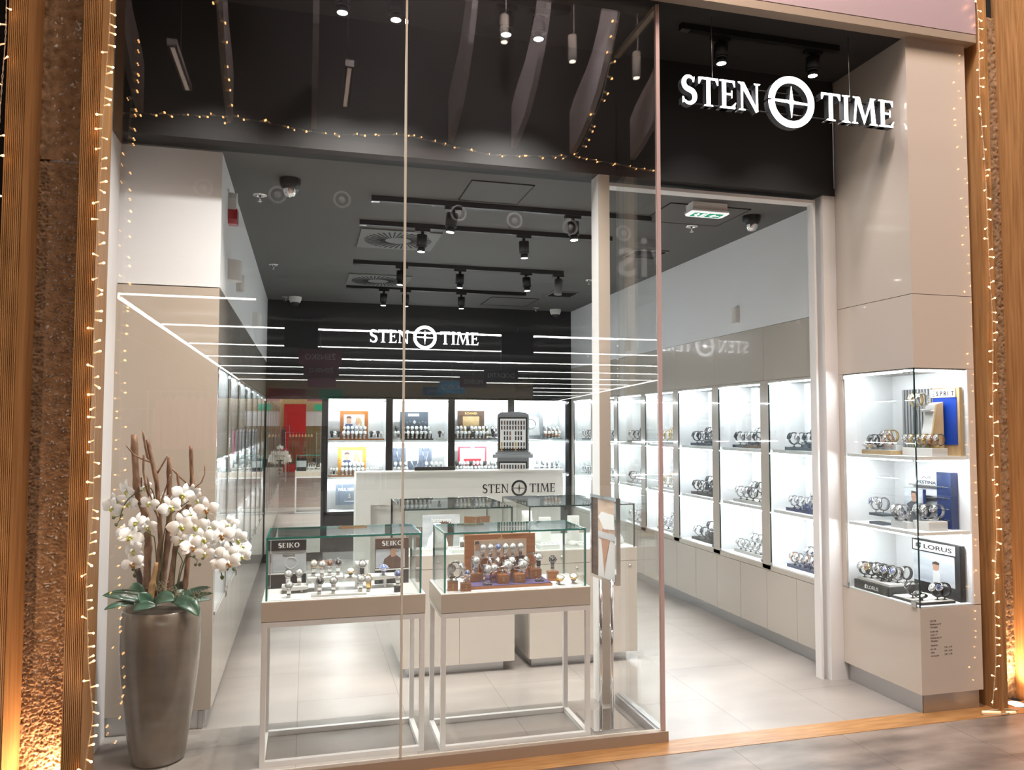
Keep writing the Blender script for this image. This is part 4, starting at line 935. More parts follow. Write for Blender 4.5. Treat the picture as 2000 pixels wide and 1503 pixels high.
for a, b, mt in ((-.032, .032, M['white']), (.032, .04, M['oakboard'])):
    m.add([(a, -.03, 0), (b, -.03, 0), (b, .075, 0), (a, .075, 0), (a, .03, .215), (b, .03, .215), (b, .075, .225), (a, .075, .225)], [(0, 3, 2, 1), (4, 5, 6, 7), (0, 1, 5, 4), (1, 2, 6, 5), (2, 3, 7, 6), (3, 0, 4, 7)], mt)
m.box(-.034, .03, .0, .055, .185, .192, M['white']); m.build('ramp', t)
riser('display_plinth', 'low oak-edged display base at the front of the top shelf', 3.285, 3.40, 3.81, 4.05, z1_, z1_ + .028, M['oakboard'], top=M['white'])
riser('display_riser', 'clear white riser at the back of the oak base', 3.345, 3.39, 3.83, 4.0, z1_ + .0285, z1_ + .055, M['inner'])
riser('display_plinth', 'white block base at the front right of the top shelf', 3.36, 3.465, 3.575, 3.80, z1_, z1_ + .045, M['white'])
kinds1 = [(3.315, 3.975, .0285, 'ring', ('dark_steel', 'dial_black', 'black_leather')), (3.315, 3.93, .0285, 'ring', ('dark_steel', 'dial_white', 'black_leather')), (3.368, 3.93, .0555, 'ring', ('silver', 'dial_white', 'silver')), (3.368, 3.88, .0555, 'ring', ('gold', 'dial_white', 'gold')), (3.32, 3.86, .0285, 'ring', ('rose', 'dial_white', 'rose'))]
names1 = ['black strapped ring-shaped watch, leftmost on the oak base', 'black strapped ring-shaped watch, second on the oak base', 'silver watch raised at the back of the oak base', 'gold watch raised at the back of the oak base', 'rose gold watch at the right of the oak base']
for (x, y, dz, kd, mm), lb in zip(kinds1, names1): place((*mm, kd, True, 'bust'), (x, y, z1_ + dz), R(-106), lb, None, 1.15)
for i in range(3): place(('gold' if i == 1 else 'silver', 'dial_white', 'gold' if i == 1 else 'silver', 'flat', True, 'bust'), (3.30 + .006 * i, 4.02 - .035 * i, z1_ + .0285), R(-70), '%s bracelet watch lying flat on the oak base, %s' % (('silver', 'gold', 'silver')[i], ('leftmost', 'middle', 'rightmost')[i]), None, .9)
for i, (x, y, mm) in enumerate(((3.385, 3.775, 'silver'), (3.39, 3.74, 'gold'), (3.40, 3.70, 'silver'), (3.41, 3.665, 'gold'), (3.42, 3.63, 'rose'), (3.435, 3.60, 'silver'))):
    place((mm, 'dial_white', mm, 'ring', True, 'lip'), (x, y, z1_ + .0455), R(-100), '%s watch with yellow tag on the white block, %s from the left' % (mm if mm != 'rose' else 'rose gold', nm[i]), None, 1.0)
for i, x in enumerate((3.69, 3.73)): place((('silver', 'gold')[i], 'dial_white', ('silver', 'gold')[i], 'ring', True, 'bust'), (3.407, x, z1_ + .2615), R(-104), ('silver', 'gold')[i] + ' watch on top of the white ramp', None, 1.25)
def festina(t):
    m = MB(); m.box(-.085, .03, 0, .018, 0, .32, M['inner']); pn = m.build('white_panel', t)
    m = MB(); m.box(.03, .085, -.03, .018, 0, .335, M['navy']); m.build('navy_panel', t, label='glossy navy side panel')
    m = MB(); m.text('FESTINA', -.028, .255, -.001, .026, M['slate'], .0005, 'CENTER', .0006, squeeze=.8); m.tube([(-.045, -.001, .29), (-.038, -.001, .30), (-.028, -.001, .288), (-.018, -.001, .30), (-.011, -.001, .29)], .0015, M['slate'], 5); m.build('lettering', pn)
    for z in (.245, .18, .115, .05): m = MB(); m.box(-.085, .078, -.032, -.0305 + .02, z, z + .004, M['chrome']); m.build('rail', t)
board_t('brand_board', 'white and navy brand board with chrome rails on the middle showcase shelf', (3.550, 3.775, z2_), -90, festina, (1.85, 1, .95))
def poster(t):
    m = MB(); m.box(-.05, .05, 0, .01, 0, .185, M['navy']); b_ = m.build('backing', t); m = MB(); m.box(-.05, .042, -.003, -.0004, .0, .185, M['photo_sky']); m.prism([(-.042, 0), (.038, 0), (.034, .10), (.012, .122), (-.010, .122), (-.034, .105)], -.0036, -.0031, M['shirt_d']); m.prism([(-.008, .118), (.008, .118), (.012, .15), (.006, .165), (-.008, .165), (-.012, .15)], -.0043, -.0037, M['skin']); m.prism([(-.013, .15), (-.009, .162), (.009, .162), (.013, .15), (.012, .172), (-.010, .174)], -.005, -.0044, M['hair']); m.build('poster', b_)
board_t('poster_card', 'poster card of a person in dark jacket on the middle showcase shelf', (3.49, 3.86, z2_ + .0), -90, poster, (1.6, 1, 1.15))
riser('display_plinth', 'white block base in the middle of the middle showcase shelf', 3.345, 3.475, 3.60, 3.715, z2_, z2_ + .05, M['white']); riser('display_plinth', 'small silver block with faint mark at the front of the middle shelf', 3.295, 3.34, 3.705, 3.83, z2_, z2_ + .038, M['lgrey'])
for q, (z, w_) in enumerate(((0, .034), (.052, .04))): riser('display_step', ('lower', 'upper')[q] + ' dark glass step at the left of the middle shelf', 3.27, 3.27 + w_ * 2, 3.87, 3.98, z2_ + z, z2_ + z + .014, M['slate'])
FS = ('silver', 'dial_white', 'silver'); FB = ('silver', 'dial_blue', 'silver')
for x, y, z, mm, lb in ((3.295, 3.95, .0665, FB, 'steel watch with blue dial on the upper glass step'), (3.31, 3.905, .0665, FS, 'steel watch with white dial on the upper glass step'), (3.318, 3.80, .0385, FS, 'steel watch at the left of the silver block'), (3.318, 3.755, .0385, FS, 'steel watch at the right of the silver block'), (3.39, 3.76, .0, FB, 'steel watch with blue dial behind the white block'), (3.375, 3.685, .0505, FS, 'large steel watch at the left of the white block'), (3.385, 3.645, .0505, FS, 'large steel watch at the middle of the white block'), (3.44, 3.63, .0505, FS, 'steel watch standing alone at the right of the white block'), (3.375, 3.84, .0, ('dark_steel', 'dial_black', 'black_leather'), 'black watch low behind the silver block')):
    place((*mm, 'ring', True, 'silver'), (x, y, z2_ + z), R(-103), lb, None, 1.2)
def lorus(t):
    m = MB(); m.box(-.095, .095, 0, .035, .255, .325, M['black']); h = m.build('header', t); m = MB(); m.box(-.090, .078, -.0015, -.0003, .262, .318, M['dial_white']); m.build('header_face', h)
    m = MB(); m.text('LORUS', -.047, .276, -.0022, .037, M['text_black'], .0005, bold=.0006); m.prism([(-.078, .278), (-.060, .272), (-.056, .288), (-.068, .290), (-.056, .294), (-.056, .306), (-.070, .306), (-.078, .298)], -.0026, -.0017, M['glassedge_d']); m.build('lettering', h)
    m = MB(); m.box(-.093, .075, .006, .016, .07, .254, M['photo_sky']); p = m.build('poster', t); m = MB(); m.prism([(-.015, .07), (.012, .07), (.016, .14), (.002, .165), (-.012, .15)], .0046, .0056, M['shirt_w']); m.prism([(-.012, .155), (.0, .15), (.010, .16), (.012, .185), (.0, .195), (-.012, .185)], .0036, .0044, M['skin']); m.prism([(-.014, .182), (-.008, .19), (.012, .188), (.014, .20), (.0, .208), (-.013, .2)], .0026, .0034, M['hair']); m.build('figure', p)
    m = MB(); m.box(.075, .095, 0, .035, 0, .255, M['black']); m.box(-.093, .075, .006, .035, 0, .07, M['black']); m.build('stand', t)
board_t('brand_board', 'black framed brand board with white header on the lowest showcase level', (3.530, 3.756, z3_), -90, lorus, (1.85, 1, .95))
t = riser('display_plinth', 'long black display base with white brand lettering, lowest showcase level', 3.243, 3.37, 3.80, 4.09, z3_, z3_ + .052, M['black'])
m = MB(); m.text('LORUS', 0, 0, 0, .03, M['text_white'], .0005); m.prism([(-.022, 0), (-.008, -.003), (-.006, .006), (-.012, .010), (-.006, .014), (-.006, .022), (-.016, .022), (-.022, .016)], -.001, 0, M['text_white'])
m.v = [Vector((-.0645 + p.y * .8, .03 - p.x, .015 + p.z)) for p in m.v]; m.f = [f for f in m.f]; m.build('lettering', t)
riser('display_pad', 'white display pad on top of the long black base', 3.255, 3.36, 3.81, 4.075, z3_ + .0525, z3_ + .068, M['white'])
riser('display_plinth', 'flat black base with white top at the front right, lowest showcase level', 3.255, 3.49, 3.575, 3.79, z3_, z3_ + .016, M['black'], top=M['white'])
riser('display_plinth', 'small raised black block among the watches, lowest showcase level', 3.40, 3.48, 3.82, 3.95, z3_, z3_ + .06, M['black'], top=M['white'])
B0 = z3_ + .0685; LS = ('silver', 'dial_white', 'black_leather')
for x, y, z, mm, lb in ((3.275, 3.90, B0, LS, 'watch with black strap, leftmost on the long black base'), (3.29, 3.86, B0, ('gold', 'dial_brown', 'black_leather'), 'watch with copper dial raised at the back of the long base'), (3.325, 3.85, B0, LS, 'black strapped watch raised at the back of the long base'), (3.285, 3.77, B0, ('silver', 'dial_black', 'black_leather'), 'black dialled watch on the long base'), (3.31, 3.74, B0, ('silver', 'dial_blue', 'black_leather'), 'blue dialled watch on the long base'), (3.33, 3.80, B0, LS, 'silver cased watch in the middle of the long base'), (3.335, 3.70, B0, ('silver', 'dial_blue', 'silver'), 'steel watch with blue dial at the front end of the long base'), (3.345, 3.76, B0, ('silver', 'dial_brown', 'silver'), 'steel watch with brown dial at the back of the long base')):
    place((*mm, 'ring', True, 'black'), (x, y + .135, z), R(-100), lb, None, 1.2)
for x, y, z, mm, kd, lb in ((3.30, 3.68, z3_ + .0165, ('dark_steel', 'dial_black', 'black_leather'), 'ring', 'black watch behind the corner edge of the showcase glass'), (3.30, 3.62, z3_ + .0165, ('dark_steel', 'dial_black', 'dark_steel'), 'flat', 'dark bracelet watch lying at the corner of the showcase'), (3.40, 3.61, z3_ + .0165, LS, 'ring', 'black strapped watch, left of two on the flat front base'), (3.445, 3.605, z3_ + .0165, ('silver', 'dial_blue', 'black_leather'), 'ring', 'blue dialled watch, right of two on the flat front base'), (3.43, 3.87, z3_ + .0605, LS, 'ring', 'black strapped watch standing before the brand poster')):
    place((*mm, kd, True, 'black'), (x, y, z), R(-98), lb, None, 1.2)

# ---- right wall: three lit compartments in each of seven cabinets
RB = {0: (('slate', 7, ('dark_steel', 'silver', 'dark_steel')), ('navy', 9, ('silver', 'silver', 'silver')), ('navy', 12, ('silver', 'rose', 'silver'))),
      1: (('slate', 7, ('dark_steel', 'silver', 'silver')), ('white', 8, ('silver', 'silver', 'dark_steel')), ('white', 10, ('silver', 'silver', 'silver'))),
      2: (('slate', 8, ('dark_steel', 'dark_steel', 'silver')), ('black', 8, ('dark_steel', 'dark_steel', 'silver')), ('black', 6, ('dark_steel', 'silver', 'dark_steel'))),
      3: (('lgrey', 6, ('gold', 'silver', 'gold')), ('white', 6, ('silver', 'silver', 'gold')), ('white', 6, ('silver', 'silver', 'silver'))),
      4: (('grey', 6, ('dark_steel', 'silver', 'dark_steel')), ('lgrey', 6, ('silver', 'dark_steel', 'silver')), ('lgrey', 6, ('silver', 'silver', 'silver'))),
      5: (('grey', 4, ('dark_steel', 'silver', 'silver')), ('lgrey', 4, ('silver', 'silver', 'silver')), ('lgrey', 4, ('silver', 'silver', 'silver'))),
      6: (('grey', 4, ('silver', 'dark_steel', 'silver')), ('lgrey', 4, ('silver', 'silver', 'silver')), ('lgrey', 4, ('silver', 'silver', 'silver')))}
lev = ['upper', 'middle', 'lowest']; stc = {'slate': 'dark grey', 'navy': 'navy', 'white': 'white', 'black': 'black', 'lgrey': 'pale grey', 'grey': 'grey'}
tone = {'silver': 'silver', 'dark_steel': 'dark', 'gold': 'gold', 'rose': 'rose gold'}
for k in range(7):
    ya, yb = 4.31 + k * .707 + .10, 4.31 + (k + 1) * .707 - .10
    for l, (rm, nw, ms) in enumerate(RB[k]):
        z = (SH[0], SH[1], .559)[l]; cx = XR + .15
        riser('display_riser', '%s display riser, %s level of the %s right wall cabinet' % (stc[rm], lev[l], ordn[k]), cx - .07, cx + .05, ya + .08, yb - .03, z, z + .022, M[rm], bev=0)
        riser('display_step', '%s raised step behind the riser, %s level of the %s right wall cabinet' % (stc[rm], lev[l], ordn[k]), cx + .06, cx + .105, ya + .09, yb - .04, z, z + .055, M[rm], bev=0)
        for i in range(nw):
            row = i % 2 if nw > 5 else 0; q = i // (2 if nw > 5 else 1); n_ = (nw + 1) // 2 if nw > 5 else nw
            y = ya + .10 + (yb - ya - .16) * (q + .5) / n_; mt = ms[i % 3]
            x = cx - .045 if row == 0 else cx + .082; zz = z + (.0222 if row == 0 else .0555)
            sm = 'black_leather' if mt == 'dark_steel' else mt
            place((mt, 'dial_white' if mt != 'dark_steel' else 'dial_black', sm, 'ring', False), (x, y, zz), R(-90 + (i * 37 % 36) - 18), 'small %s watch, %s level of the %s right wall cabinet' % (tone[mt], lev[l], ordn[k]), '%s watches, %s level, %s right cabinet' % (tone[mt], lev[l], ordn[k]), 1.32 if nw < 9 else 1.12)
# left wall: a few trays seen through the slanting glass
for k in range(4):
    for l in range(3):
        z = (SH[0], SH[1], .559)[l]; y = 4.34 + k * .70 + .33
        riser('display_riser', 'white display riser, %s level of the %s left wall cabinet' % (lev[l], ordn[k]), XL - .22, XL - .10, y - .14, y + .14, z, z + .03, M['white'], bev=0)
        for i in range(3): place(('silver', 'dial_white', 'silver', 'ring', False), (XL - .15, y - .09 + i * .09, z + .0302), R(90), 'small silver watch, %s level of the %s left wall cabinet' % (lev[l], ordn[k]), 'silver watches, %s level, %s left cabinet' % (lev[l], ordn[k]), 1.25)

# ---- back wall cabinets
def framed(x0, x1, z0, h, y, frame, label, style):
    t = thing('framed_board' if style != 'roamer' else 'brand_board', label, 'display board', ((x0 + x1) / 2, y, z0)); a = (x1 - x0) / 2
    m = MB(); m.box(-a, a, 0, .02, 0, h, frame); b_ = m.build('frame', t); m = MB()
    if style == 'portrait':
        s = a * .26
        m.box(-a + s, a - s, -.002, -.0004, .07, h - s, M['photo_sky']); m.prism([(-a + s, .07), (a * .05, .07), (a * .02, .14), (-a * .14, .178), (-a * .58, .180), (-a + s + .006, .15)], -.0030, -.0022, M['shirt_n']); m.prism([(-a * .46, .178), (-a * .26, .178), (-a * .20, .205), (-a * .20, .240), (-a * .28, .258), (-a * .46, .258), (-a * .54, .238), (-a * .53, .202)], -.0038, -.0031, M['skin']); m.prism([(-a * .55, .238), (-a * .48, .248), (-a * .26, .248), (-a * .18, .238), (-a * .20, .266), (-a * .34, .276), (-a * .52, .268)], -.0045, -.0039, M['hair'])
        m.prism([(a * .0, .07), (a - s - .002, .07), (a - s - .004, .15), (a * .55, .20), (a * .15, .19)], -.0030, -.0022, M['shirt_w']); m.prism([(a * .14, .168), (a * .30, .166), (a * .38, .19), (a * .36, .226), (a * .24, .242), (a * .12, .228), (a * .08, .195)], -.0038, -.0031, M['skin']); m.prism([(a * .10, .226), (a * .24, .236), (a * .36, .215), (a * .40, .16), (a * .54, .13), (a * .56, .20), (a * .46, .246), (a * .28, .262), (a * .12, .252)], -.0045, -.0039, M['tan'])
        m.build('photo', b_); m = MB(); m.box(-a * .48, a * .48, -.05, -.03, 0, .022, M['lgrey']); m.build('plaque', t)
    elif style == 'charms':
        m.box(-a * .45, a * .35, -.003, -.0004, h - .055, h - .025, M['dial_white']); m.prism([(a * .02 - .022, h * .62), (a * .02, h * .62 - .026), (a * .02 + .022, h * .62), (a * .02, h * .62 + .026)], -.002, -.0004, M['lgrey']); [m.torus((-a * .72 + i * a * .22, -.001, h * .62 + .006 * (-1) ** i), .007, .0012, M['steel'], 'Y', 12, 4) for i in range(8) if i not in (3, 4)]
        m.build('label_and_charms', b_)
    elif style == 'roamer':
        m.box(-a * .62, a * .62, -.003, -.0004, .02, h * .80, M['tan']); m.text('ROAMER', 0, h - .045, -.001, .040, M['text_gold'], .0006, 'CENTER', .001); m.torus((.0, -.004, h * .45), .045, .0012, M['text_gold'], 'Y', 26, 4); m.build('tan_panel', b_)
    elif style == 'redframe':
        m.box(-a + .02, a - .02, -.002, -.0004, 0, h - .02, M['lgrey']); m.box(-a * .62, a * .62, -.004, -.0022, .0, h * .55, M['red']); m.box(-a * .32, a * .32, -.004, -.0022, h - .085, h - .05, M['dial_white']); m.box(-.022, .022, -.006, .0, h - .03, h + .005, M['dial_white']); m.build('grey_panel', b_)
    elif style == 'necklace':
        for q, (zt, zb) in enumerate(((h - .01, h * .45), (h - .01, h * .30), (h - .01, h * .15))):
            wq = a * .55 * (1 - q * .12); m.tube([(-wq, -.003, zt), (-wq * .6, -.003, (zt + zb) / 2), (0, -.003, zb), (wq * .6, -.003, (zt + zb) / 2), (wq, -.003, zt)], .0018, M['silver'], 5)
        m.cyl((0, -.003, h * .15), (0, -.008, h * .15), .006, M['gold'], 10); m.build('necklaces', b_)
    elif style == 'hewitt':
        m.text('PAUL HEWITT', 0, h - .075, -.001, .046, M['text_white'], .0006, 'CENTER', .0006, .88); anchor(m, 0, h * .42, .02, -.001); m.box(-a * .35, a * .35, -.001, -.0003, h * .16, h * .18, M['text_white']); m.build('lettering', b_)
    return t
BY = YB + .16
framed(.385, .715, SH[0] + .012, .335, BY, M['teak'], 'teak framed portrait of two people, upper shelf of the cabinet by the mirror', 'portrait')
framed(.365, .695, SH[1] + .012, .335, BY, M['amber'], 'amber framed portrait of two people, middle shelf of the cabinet by the mirror', 'portrait')
framed(.345, .66, .62, .24, BY - .02, M['slate'], 'dark blue brand card with anchor, lowest level of the cabinet by the mirror', 'hewitt')
framed(1.10, 1.44, SH[0] + .012, .33, BY, M['slate'], 'dark grey charm board with white label, upper shelf of the second back cabinet', 'charms')
framed(1.02, 1.175, SH[1] + .012, .315, BY + .02, M['denim'], 'blue-grey necklace board at the left of the second back cabinet', 'necklace')
framed(1.335, 1.49, SH[1] + .012, .315, BY + .02, M['denim'], 'blue-grey necklace board at the right of the second back cabinet', 'necklace')
framed(1.19, 1.36, SH[1] + .05, .125, BY - .04, M['denim'], 'low blue-grey necklace board between two tall ones', 'necklace')
framed(1.81, 2.145, SH[0] + .012, .345, BY, M['darkwood'], 'dark wood brand board with tan panel, upper shelf of the third back cabinet', 'roamer')
framed(1.82, 2.175, SH[1] + .012, .33, BY, M['red'], 'red framed grey board, middle shelf of the third back cabinet', 'redframe')
t = thing('arched_display', 'grey arched display board with ring motif, upper shelf behind the strap tower', 'display board', (2.73, BY + .02, SH[0])); m = MB()
m.prism([(-.21, 0), (.21, 0), (.185, .30), (.13, .37), (0, .395), (-.13, .37), (-.185, .30)], 0, .02, M['grey']); b_ = m.build('board', t); m = MB(); m.prism([(-.15, .05), (.15, .05), (.13, .27), (.08, .30), (-.08, .30), (-.13, .27)], -.003, -.0004, M['lgrey']); m.torus((.03, -.004, .20), .06, .006, M['silver'], 'Y', 26, 6); m.box(-.10, .10, -.003, -.0004, .325, .35, M['dial_white']); m.build('inlay', b_)
BW = [  # x0, x1, shelf, count, raised row, metals, riser
    (.27, .385, 0, 3, 0, ('dark_steel', 'silver'), 'teak', 'left of the teak frame'), (.41, .69, 0, 12, 1, ('silver', 'silver', 'dark_steel'), 'teak', 'in front of the teak framed portrait'), (.73, .88, 0, 4, 0, ('dark_steel', 'silver'), 'teak', 'right of the teak frame'),
    (.27, .365, 1, 3, 0, ('silver', 'dark_steel'), 'teak', 'left of the amber frame'), (.40, .67, 1, 12, 1, ('silver', 'silver', 'rose'), 'teak', 'in front of the amber framed portrait'), (.70, .88, 1, 5, 0, ('silver', 'silver', 'gold'), 'white', 'right of the amber frame'),
    (1.01, 1.09, 0, 3, 1, ('silver', 'dark_steel'), 'white', 'left of the charm board'), (1.11, 1.47, 0, 14, 1, ('silver', 'silver', 'gold'), 'black', 'in front of the charm board'), (1.55, 1.63, 0, 2, 0, ('dark_steel', 'silver'), 'white', 'right of the charm board'),
    (1.01, 1.19, 1, 7, 1, ('silver', 'silver', 'dark_steel'), 'lgrey', 'below the left necklace board'), (1.38, 1.63, 1, 9, 1, ('silver', 'silver', 'dark_steel'), 'lgrey', 'below the right necklace board'),
    (1.77, 2.19, 0, 18, 1, ('silver', 'silver', 'dark_steel', 'silver', 'gold'), 'darkwood', 'in front of the dark wood brand board'), (2.21, 2.38, 0, 6, 1, ('dark_steel', 'silver'), 'grey', 'right of the dark wood brand board'),
    (1.77, 2.38, 1, 28, 1, ('silver', 'silver', 'silver', 'dark_steel'), 'lgrey', 'in front of the red framed board'),
    (2.90, 3.12, 0, 9, 1, ('rose', 'silver', 'dark_steel'), 'grey', 'right of the arched grey board'), (2.80, 3.12, 1, 10, 1, ('silver', 'silver', 'dark_steel'), 'slate', 'middle shelf behind the strap tower')]
lv = ['upper shelf', 'middle shelf']
for x0, x1, l, nw, up, ms, rm, where in BW:
    z = SH[l]; yf = YB + .045
    riser('display_riser', 'low %s riser for watches, back cabinets, %s' % ({'teak': 'teak', 'white': 'white', 'black': 'black', 'lgrey': 'pale grey', 'darkwood': 'dark wood', 'grey': 'grey', 'slate': 'slate grey'}[rm], where), x0 - .02, x1 + .02, yf, yf + .055, z, z + .018, M[rm], bev=0)
    if up: riser('display_step', 'raised %s step for watches, back cabinets, %s' % ({'teak': 'teak', 'white': 'white', 'black': 'black', 'lgrey': 'pale grey', 'darkwood': 'dark wood', 'grey': 'grey', 'slate': 'slate grey'}[rm], where), x0 - .01, x1 + .01, yf + .060, yf + .095, z, z + .075, M[rm], bev=0)
    nr = (nw + 1) // 2 if up else nw
    for i in range(nw):
        row = 1 if i >= nr else 0; j = i - nr * row; n_ = nw - nr if row else nr
        x = x0 + (x1 - x0) * (j + .5) / n_; mt = ms[(i * 3 + row) % len(ms)]
        place((mt, 'dial_white' if mt != 'dark_steel' or i % 2 else 'dial_black', 'black_leather' if mt == 'dark_steel' else mt, 'drop', False), (x, yf + (.077 if row else .028), z + (.0755 if row else .0185)), R(-12 + (i * 29 % 25)), 'small %s watch in the back cabinets, %s' % (tone[mt], where), '%s watches, %s' % (tone[mt], where), 1.15)

# ---- the two counters
DZ = .746
t = thing('brand_card', 'wide picture card with white brand lettering in the left counter', 'display board', (.882, 5.18, DZ), R(0)); m = MB(); m.box(-.125, .125, 0, .012, 0, .21, M['photo_sky']); b_ = m.build('card', t)
m = MB(); m.prism([(-.06, 0), (.08, 0), (.085, .10), (.06, .17), (.0, .175), (-.04, .12)], -.0012, -.0004, M['shirt_b']); m.prism([(-.02, .05), (.03, .05), (.04, .12), (.01, .15), (-.03, .12)], -.002, -.0013, M['skin']); m.text('brosway', 0, .165, -.0026, .04, M['text_white'], .0004, 'CENTER', .001); m.build('picture', b_)
def bust(x, y, s, label, group=None, rz=0):
    t = thing('necklace_bust', label, 'jewellery bust', (x, y, DZ), R(rz), group); m = MB()
    prof = [(.0, .062, .035), (.03, .070, .040), (.07, .060, .036), (.10, .036, .028), (.125, .026, .024), (.165, .026, .024)]
    vs = []; fs = []; n = 18
    for z, a, b in prof:
        for k in range(n): an = 2 * PI * k / n; vs.append((a * s * math.cos(an), b * s * math.sin(an) + z * .25 * s, z * s))
    for i in range(len(prof) - 1):
        for k in range(n): fs.append((i * n + k, i * n + (k + 1) % n, (i + 1) * n + (k + 1) % n, (i + 1) * n + k))
    fs.append(tuple(range(n))[::-1]); fs.append(tuple(range((len(prof) - 1) * n, len(prof) * n))); m.add(vs, fs, M['bust'], True); b_ = m.build('bust', t)
    m = MB(); m.tube([(-.045 * s, .0, .10 * s), (-.03 * s, -.035 * s, .07 * s), (0, -.043 * s, .045 * s), (.03 * s, -.035 * s, .07 * s), (.045 * s, .0, .10 * s)], .0016, M['silver'], 5); m.build('necklace', b_)
bust(.84, 5.06, 1.0, 'white necklace bust before the picture card in the left counter'); bust(1.475, 5.12, 1.35, 'tall white necklace bust at the left of the right counter')
bust(1.99, 5.15, .9, 'white necklace bust near the right end of the right counter'); bust(2.08, 5.02, .7, 'small white necklace bust by the right pane of the right counter')
t = thing('necklace_case', 'open brown leather necklace case on its base in the left counter', 'jewellery case', (1.105, 5.10, DZ)); m = MB()
m.prism([(-.085, .05), (-.002, .05), (-.002, .20), (-.08, .205)], 0, .012, M['brown_leather']); m.prism([(.002, .05), (.085, .05), (.092, .205), (.002, .20)], 0, .012, M['brown_leather']); m.build('leather_panels', t)
m = MB(); m.box(-.105, .10, -.04, .03, 0, .035, M['darkwood']); m.box(-.06, .06, -.03, -.0, .035, .05, M['tan']); m.build('base', t); m = MB(); m.tube([(-.01, -.003, .19), (.0, -.004, .08), (.015, -.003, .06)], .0014, M['silver'], 5); m.tube([(.03, -.003, .19), (.03, -.004, .09)], .0014, M['silver'], 5); m.text('HERITAGE' if False else '', 0, 0, 0, .01, M['text_gold']) if False else None; m.build('chains', t)
for i, (x, y, h_, w_) in enumerate(((.655, 5.10, .15, .04), (.72, 5.13, .14, .055))):
    t = thing('chain_stand', ('narrow', 'wide')[i] + ' brown upright stand with hanging chains in the left counter', 'jewellery stand', (x, y, DZ)); m = MB(); m.box(-w_ / 2, w_ / 2, 0, .01, 0, h_, M['darkwood']); m.build('board', t); m = MB()
    for q in range(3): m.tube([(-w_ * .3 + q * w_ * .3, -.002, h_ - .01), (-w_ * .3 + q * w_ * .3, -.003, .03)], .0013, M['silver'], 5)
    m.build('chains', t)
for x, y, w_, d_, h_, lb, mt in ((.70, 4.95, .16, .10, .03, 'white jewellery pad at the left of the left counter', 'bust'), (.95, 4.94, .10, .09, .022, 'small white pad in the middle of the left counter', 'bust'), (1.20, 4.95, .12, .10, .03, 'white jewellery pad at the right of the left counter', 'bust'), (1.25, 5.25, .09, .02, .10, 'pale grey upright card at the right of the left counter', 'lgrey'), (1.55, 4.93, .14, .08, .03, 'white striped bracelet pad at the front of the right counter', 'bust'), (1.75, 4.96, .12, .11, .02, 'white pad in the middle of the right counter', 'bust'), (1.95, 4.95, .16, .10, .025, 'white ring pad at the right of the right counter', 'bust'), (1.62, 5.22, .08, .03, .17, 'white upright earring stand, left of two in the right counter', 'bust'), (1.83, 5.22, .08, .03, .175, 'white upright earring stand, right of two in the right counter', 'bust')):
    t = thing('jewellery_pad' if h_ < .05 else 'jewellery_stand', lb, 'jewellery display', (x, y, DZ)); m = MB(); m.box(-w_ / 2, w_ / 2, -d_ / 2, d_ / 2, 0, h_, M[mt]); b_ = m.build('pad', t, .002); m = MB()
    if h_ < .05:
        for q in range(5): m.tube([(-w_ * .4 + q * w_ * .2, -d_ * .4, h_ + .0015), (-w_ * .4 + q * w_ * .2 + .01, d_ * .1, h_ + .003), (-w_ * .4 + q * w_ * .2, d_ * .4, h_ + .0015)], .0015, M['silver'], 5)
    else:
        for q in range(4): m.tube([(-w_ * .3 + q * w_ * .2, -d_ / 2 - .002, h_ - .02), (-w_ * .3 + q * w_ * .2, -d_ / 2 - .002, h_ - .08)], .0012, M['silver'], 5)
    m.build('jewellery', b_)
t = thing('bangle_dome', 'small oval dome carrying a thin bangle in the right counter', 'jewellery display', (1.72, 4.92, DZ + .0)); m = MB(); m.lathe([(.035, 0), (.036, .02), (.028, .042), (.001, .05)], M['bust'], 20); m.build('dome', t); m = MB(); m.torus((0, 0, .024), .038, .002, M['steel'], 'Z', 26, 5); m.build('bangle', t)
# ---------------------------------------------------------------- orchid planter
PC = Vector((-.648, 4.0, 0))
pot = thing('potted_orchid', 'tall bronze planter with white orchids, brown branches and broad green leaves', 'potted plant', PC)
m = MB(); m.lathe([(.105, 0), (.118, .012), (.135, .12), (.155, .28), (.170, .42), (.177, .54), (.176, .64), (.170, .695), (.163, .700), (.155, .695), (.157, .66), (.0001, .655)], M['ceramic'], 56); m.build('planter', pot)
m = MB(); m.lathe([(.150, .665), (.10, .685), (.0001, .692)], M['soil'], 28); m.build('moss_bed', pot)
def pp(u, v, dy=0.0): return at(u, v, y=PC.y + dy) - PC
PXM = .00265
def branch(pts, r0, r1, mt, dy=0.0, dy1=None, nodes=True):
    n = len(pts); dy1 = dy if dy1 is None else dy1; P = []; Rr = []
    for i, (u, v) in enumerate(pts):
        P.append(pp(u, v, dy + (dy1 - dy) * i / (n - 1)))
    # refine with nodes
    Q = []; 
    for i in range(n - 1):
        for k in range(4): f = k / 4; Q.append(P[i].lerp(P[i + 1], f)); Rr.append((r0 + (r1 - r0) * (i + f) / (n - 1)) * PXM)
    Q.append(P[-1]); Rr.append(r1 * PXM)
    if nodes:
        for i in range(2, len(Rr) - 1, 5): Rr[i] *= 1.22
    m = MB(); m.tube(Q, Rr, mt, 9); return m.build('branch', pot)
bk, bb_ = M['bark'], M['bamboo']
branch([(262, 848), (264, 900), (268, 960), (284, 1005), (290, 1060), (288, 1110), (286, 1165)], 5.5, 6.5, bk, .03, .02)
branch([(288, 858), (296, 895), (306, 940), (311, 1000), (314, 1060), (308, 1115), (300, 1168)], 3.2, 5, bk, -.02, 0)
branch([(279, 841), (283, 870), (288, 893), (294, 897)], 1.6, 1.8, bk, -.02, -.02)
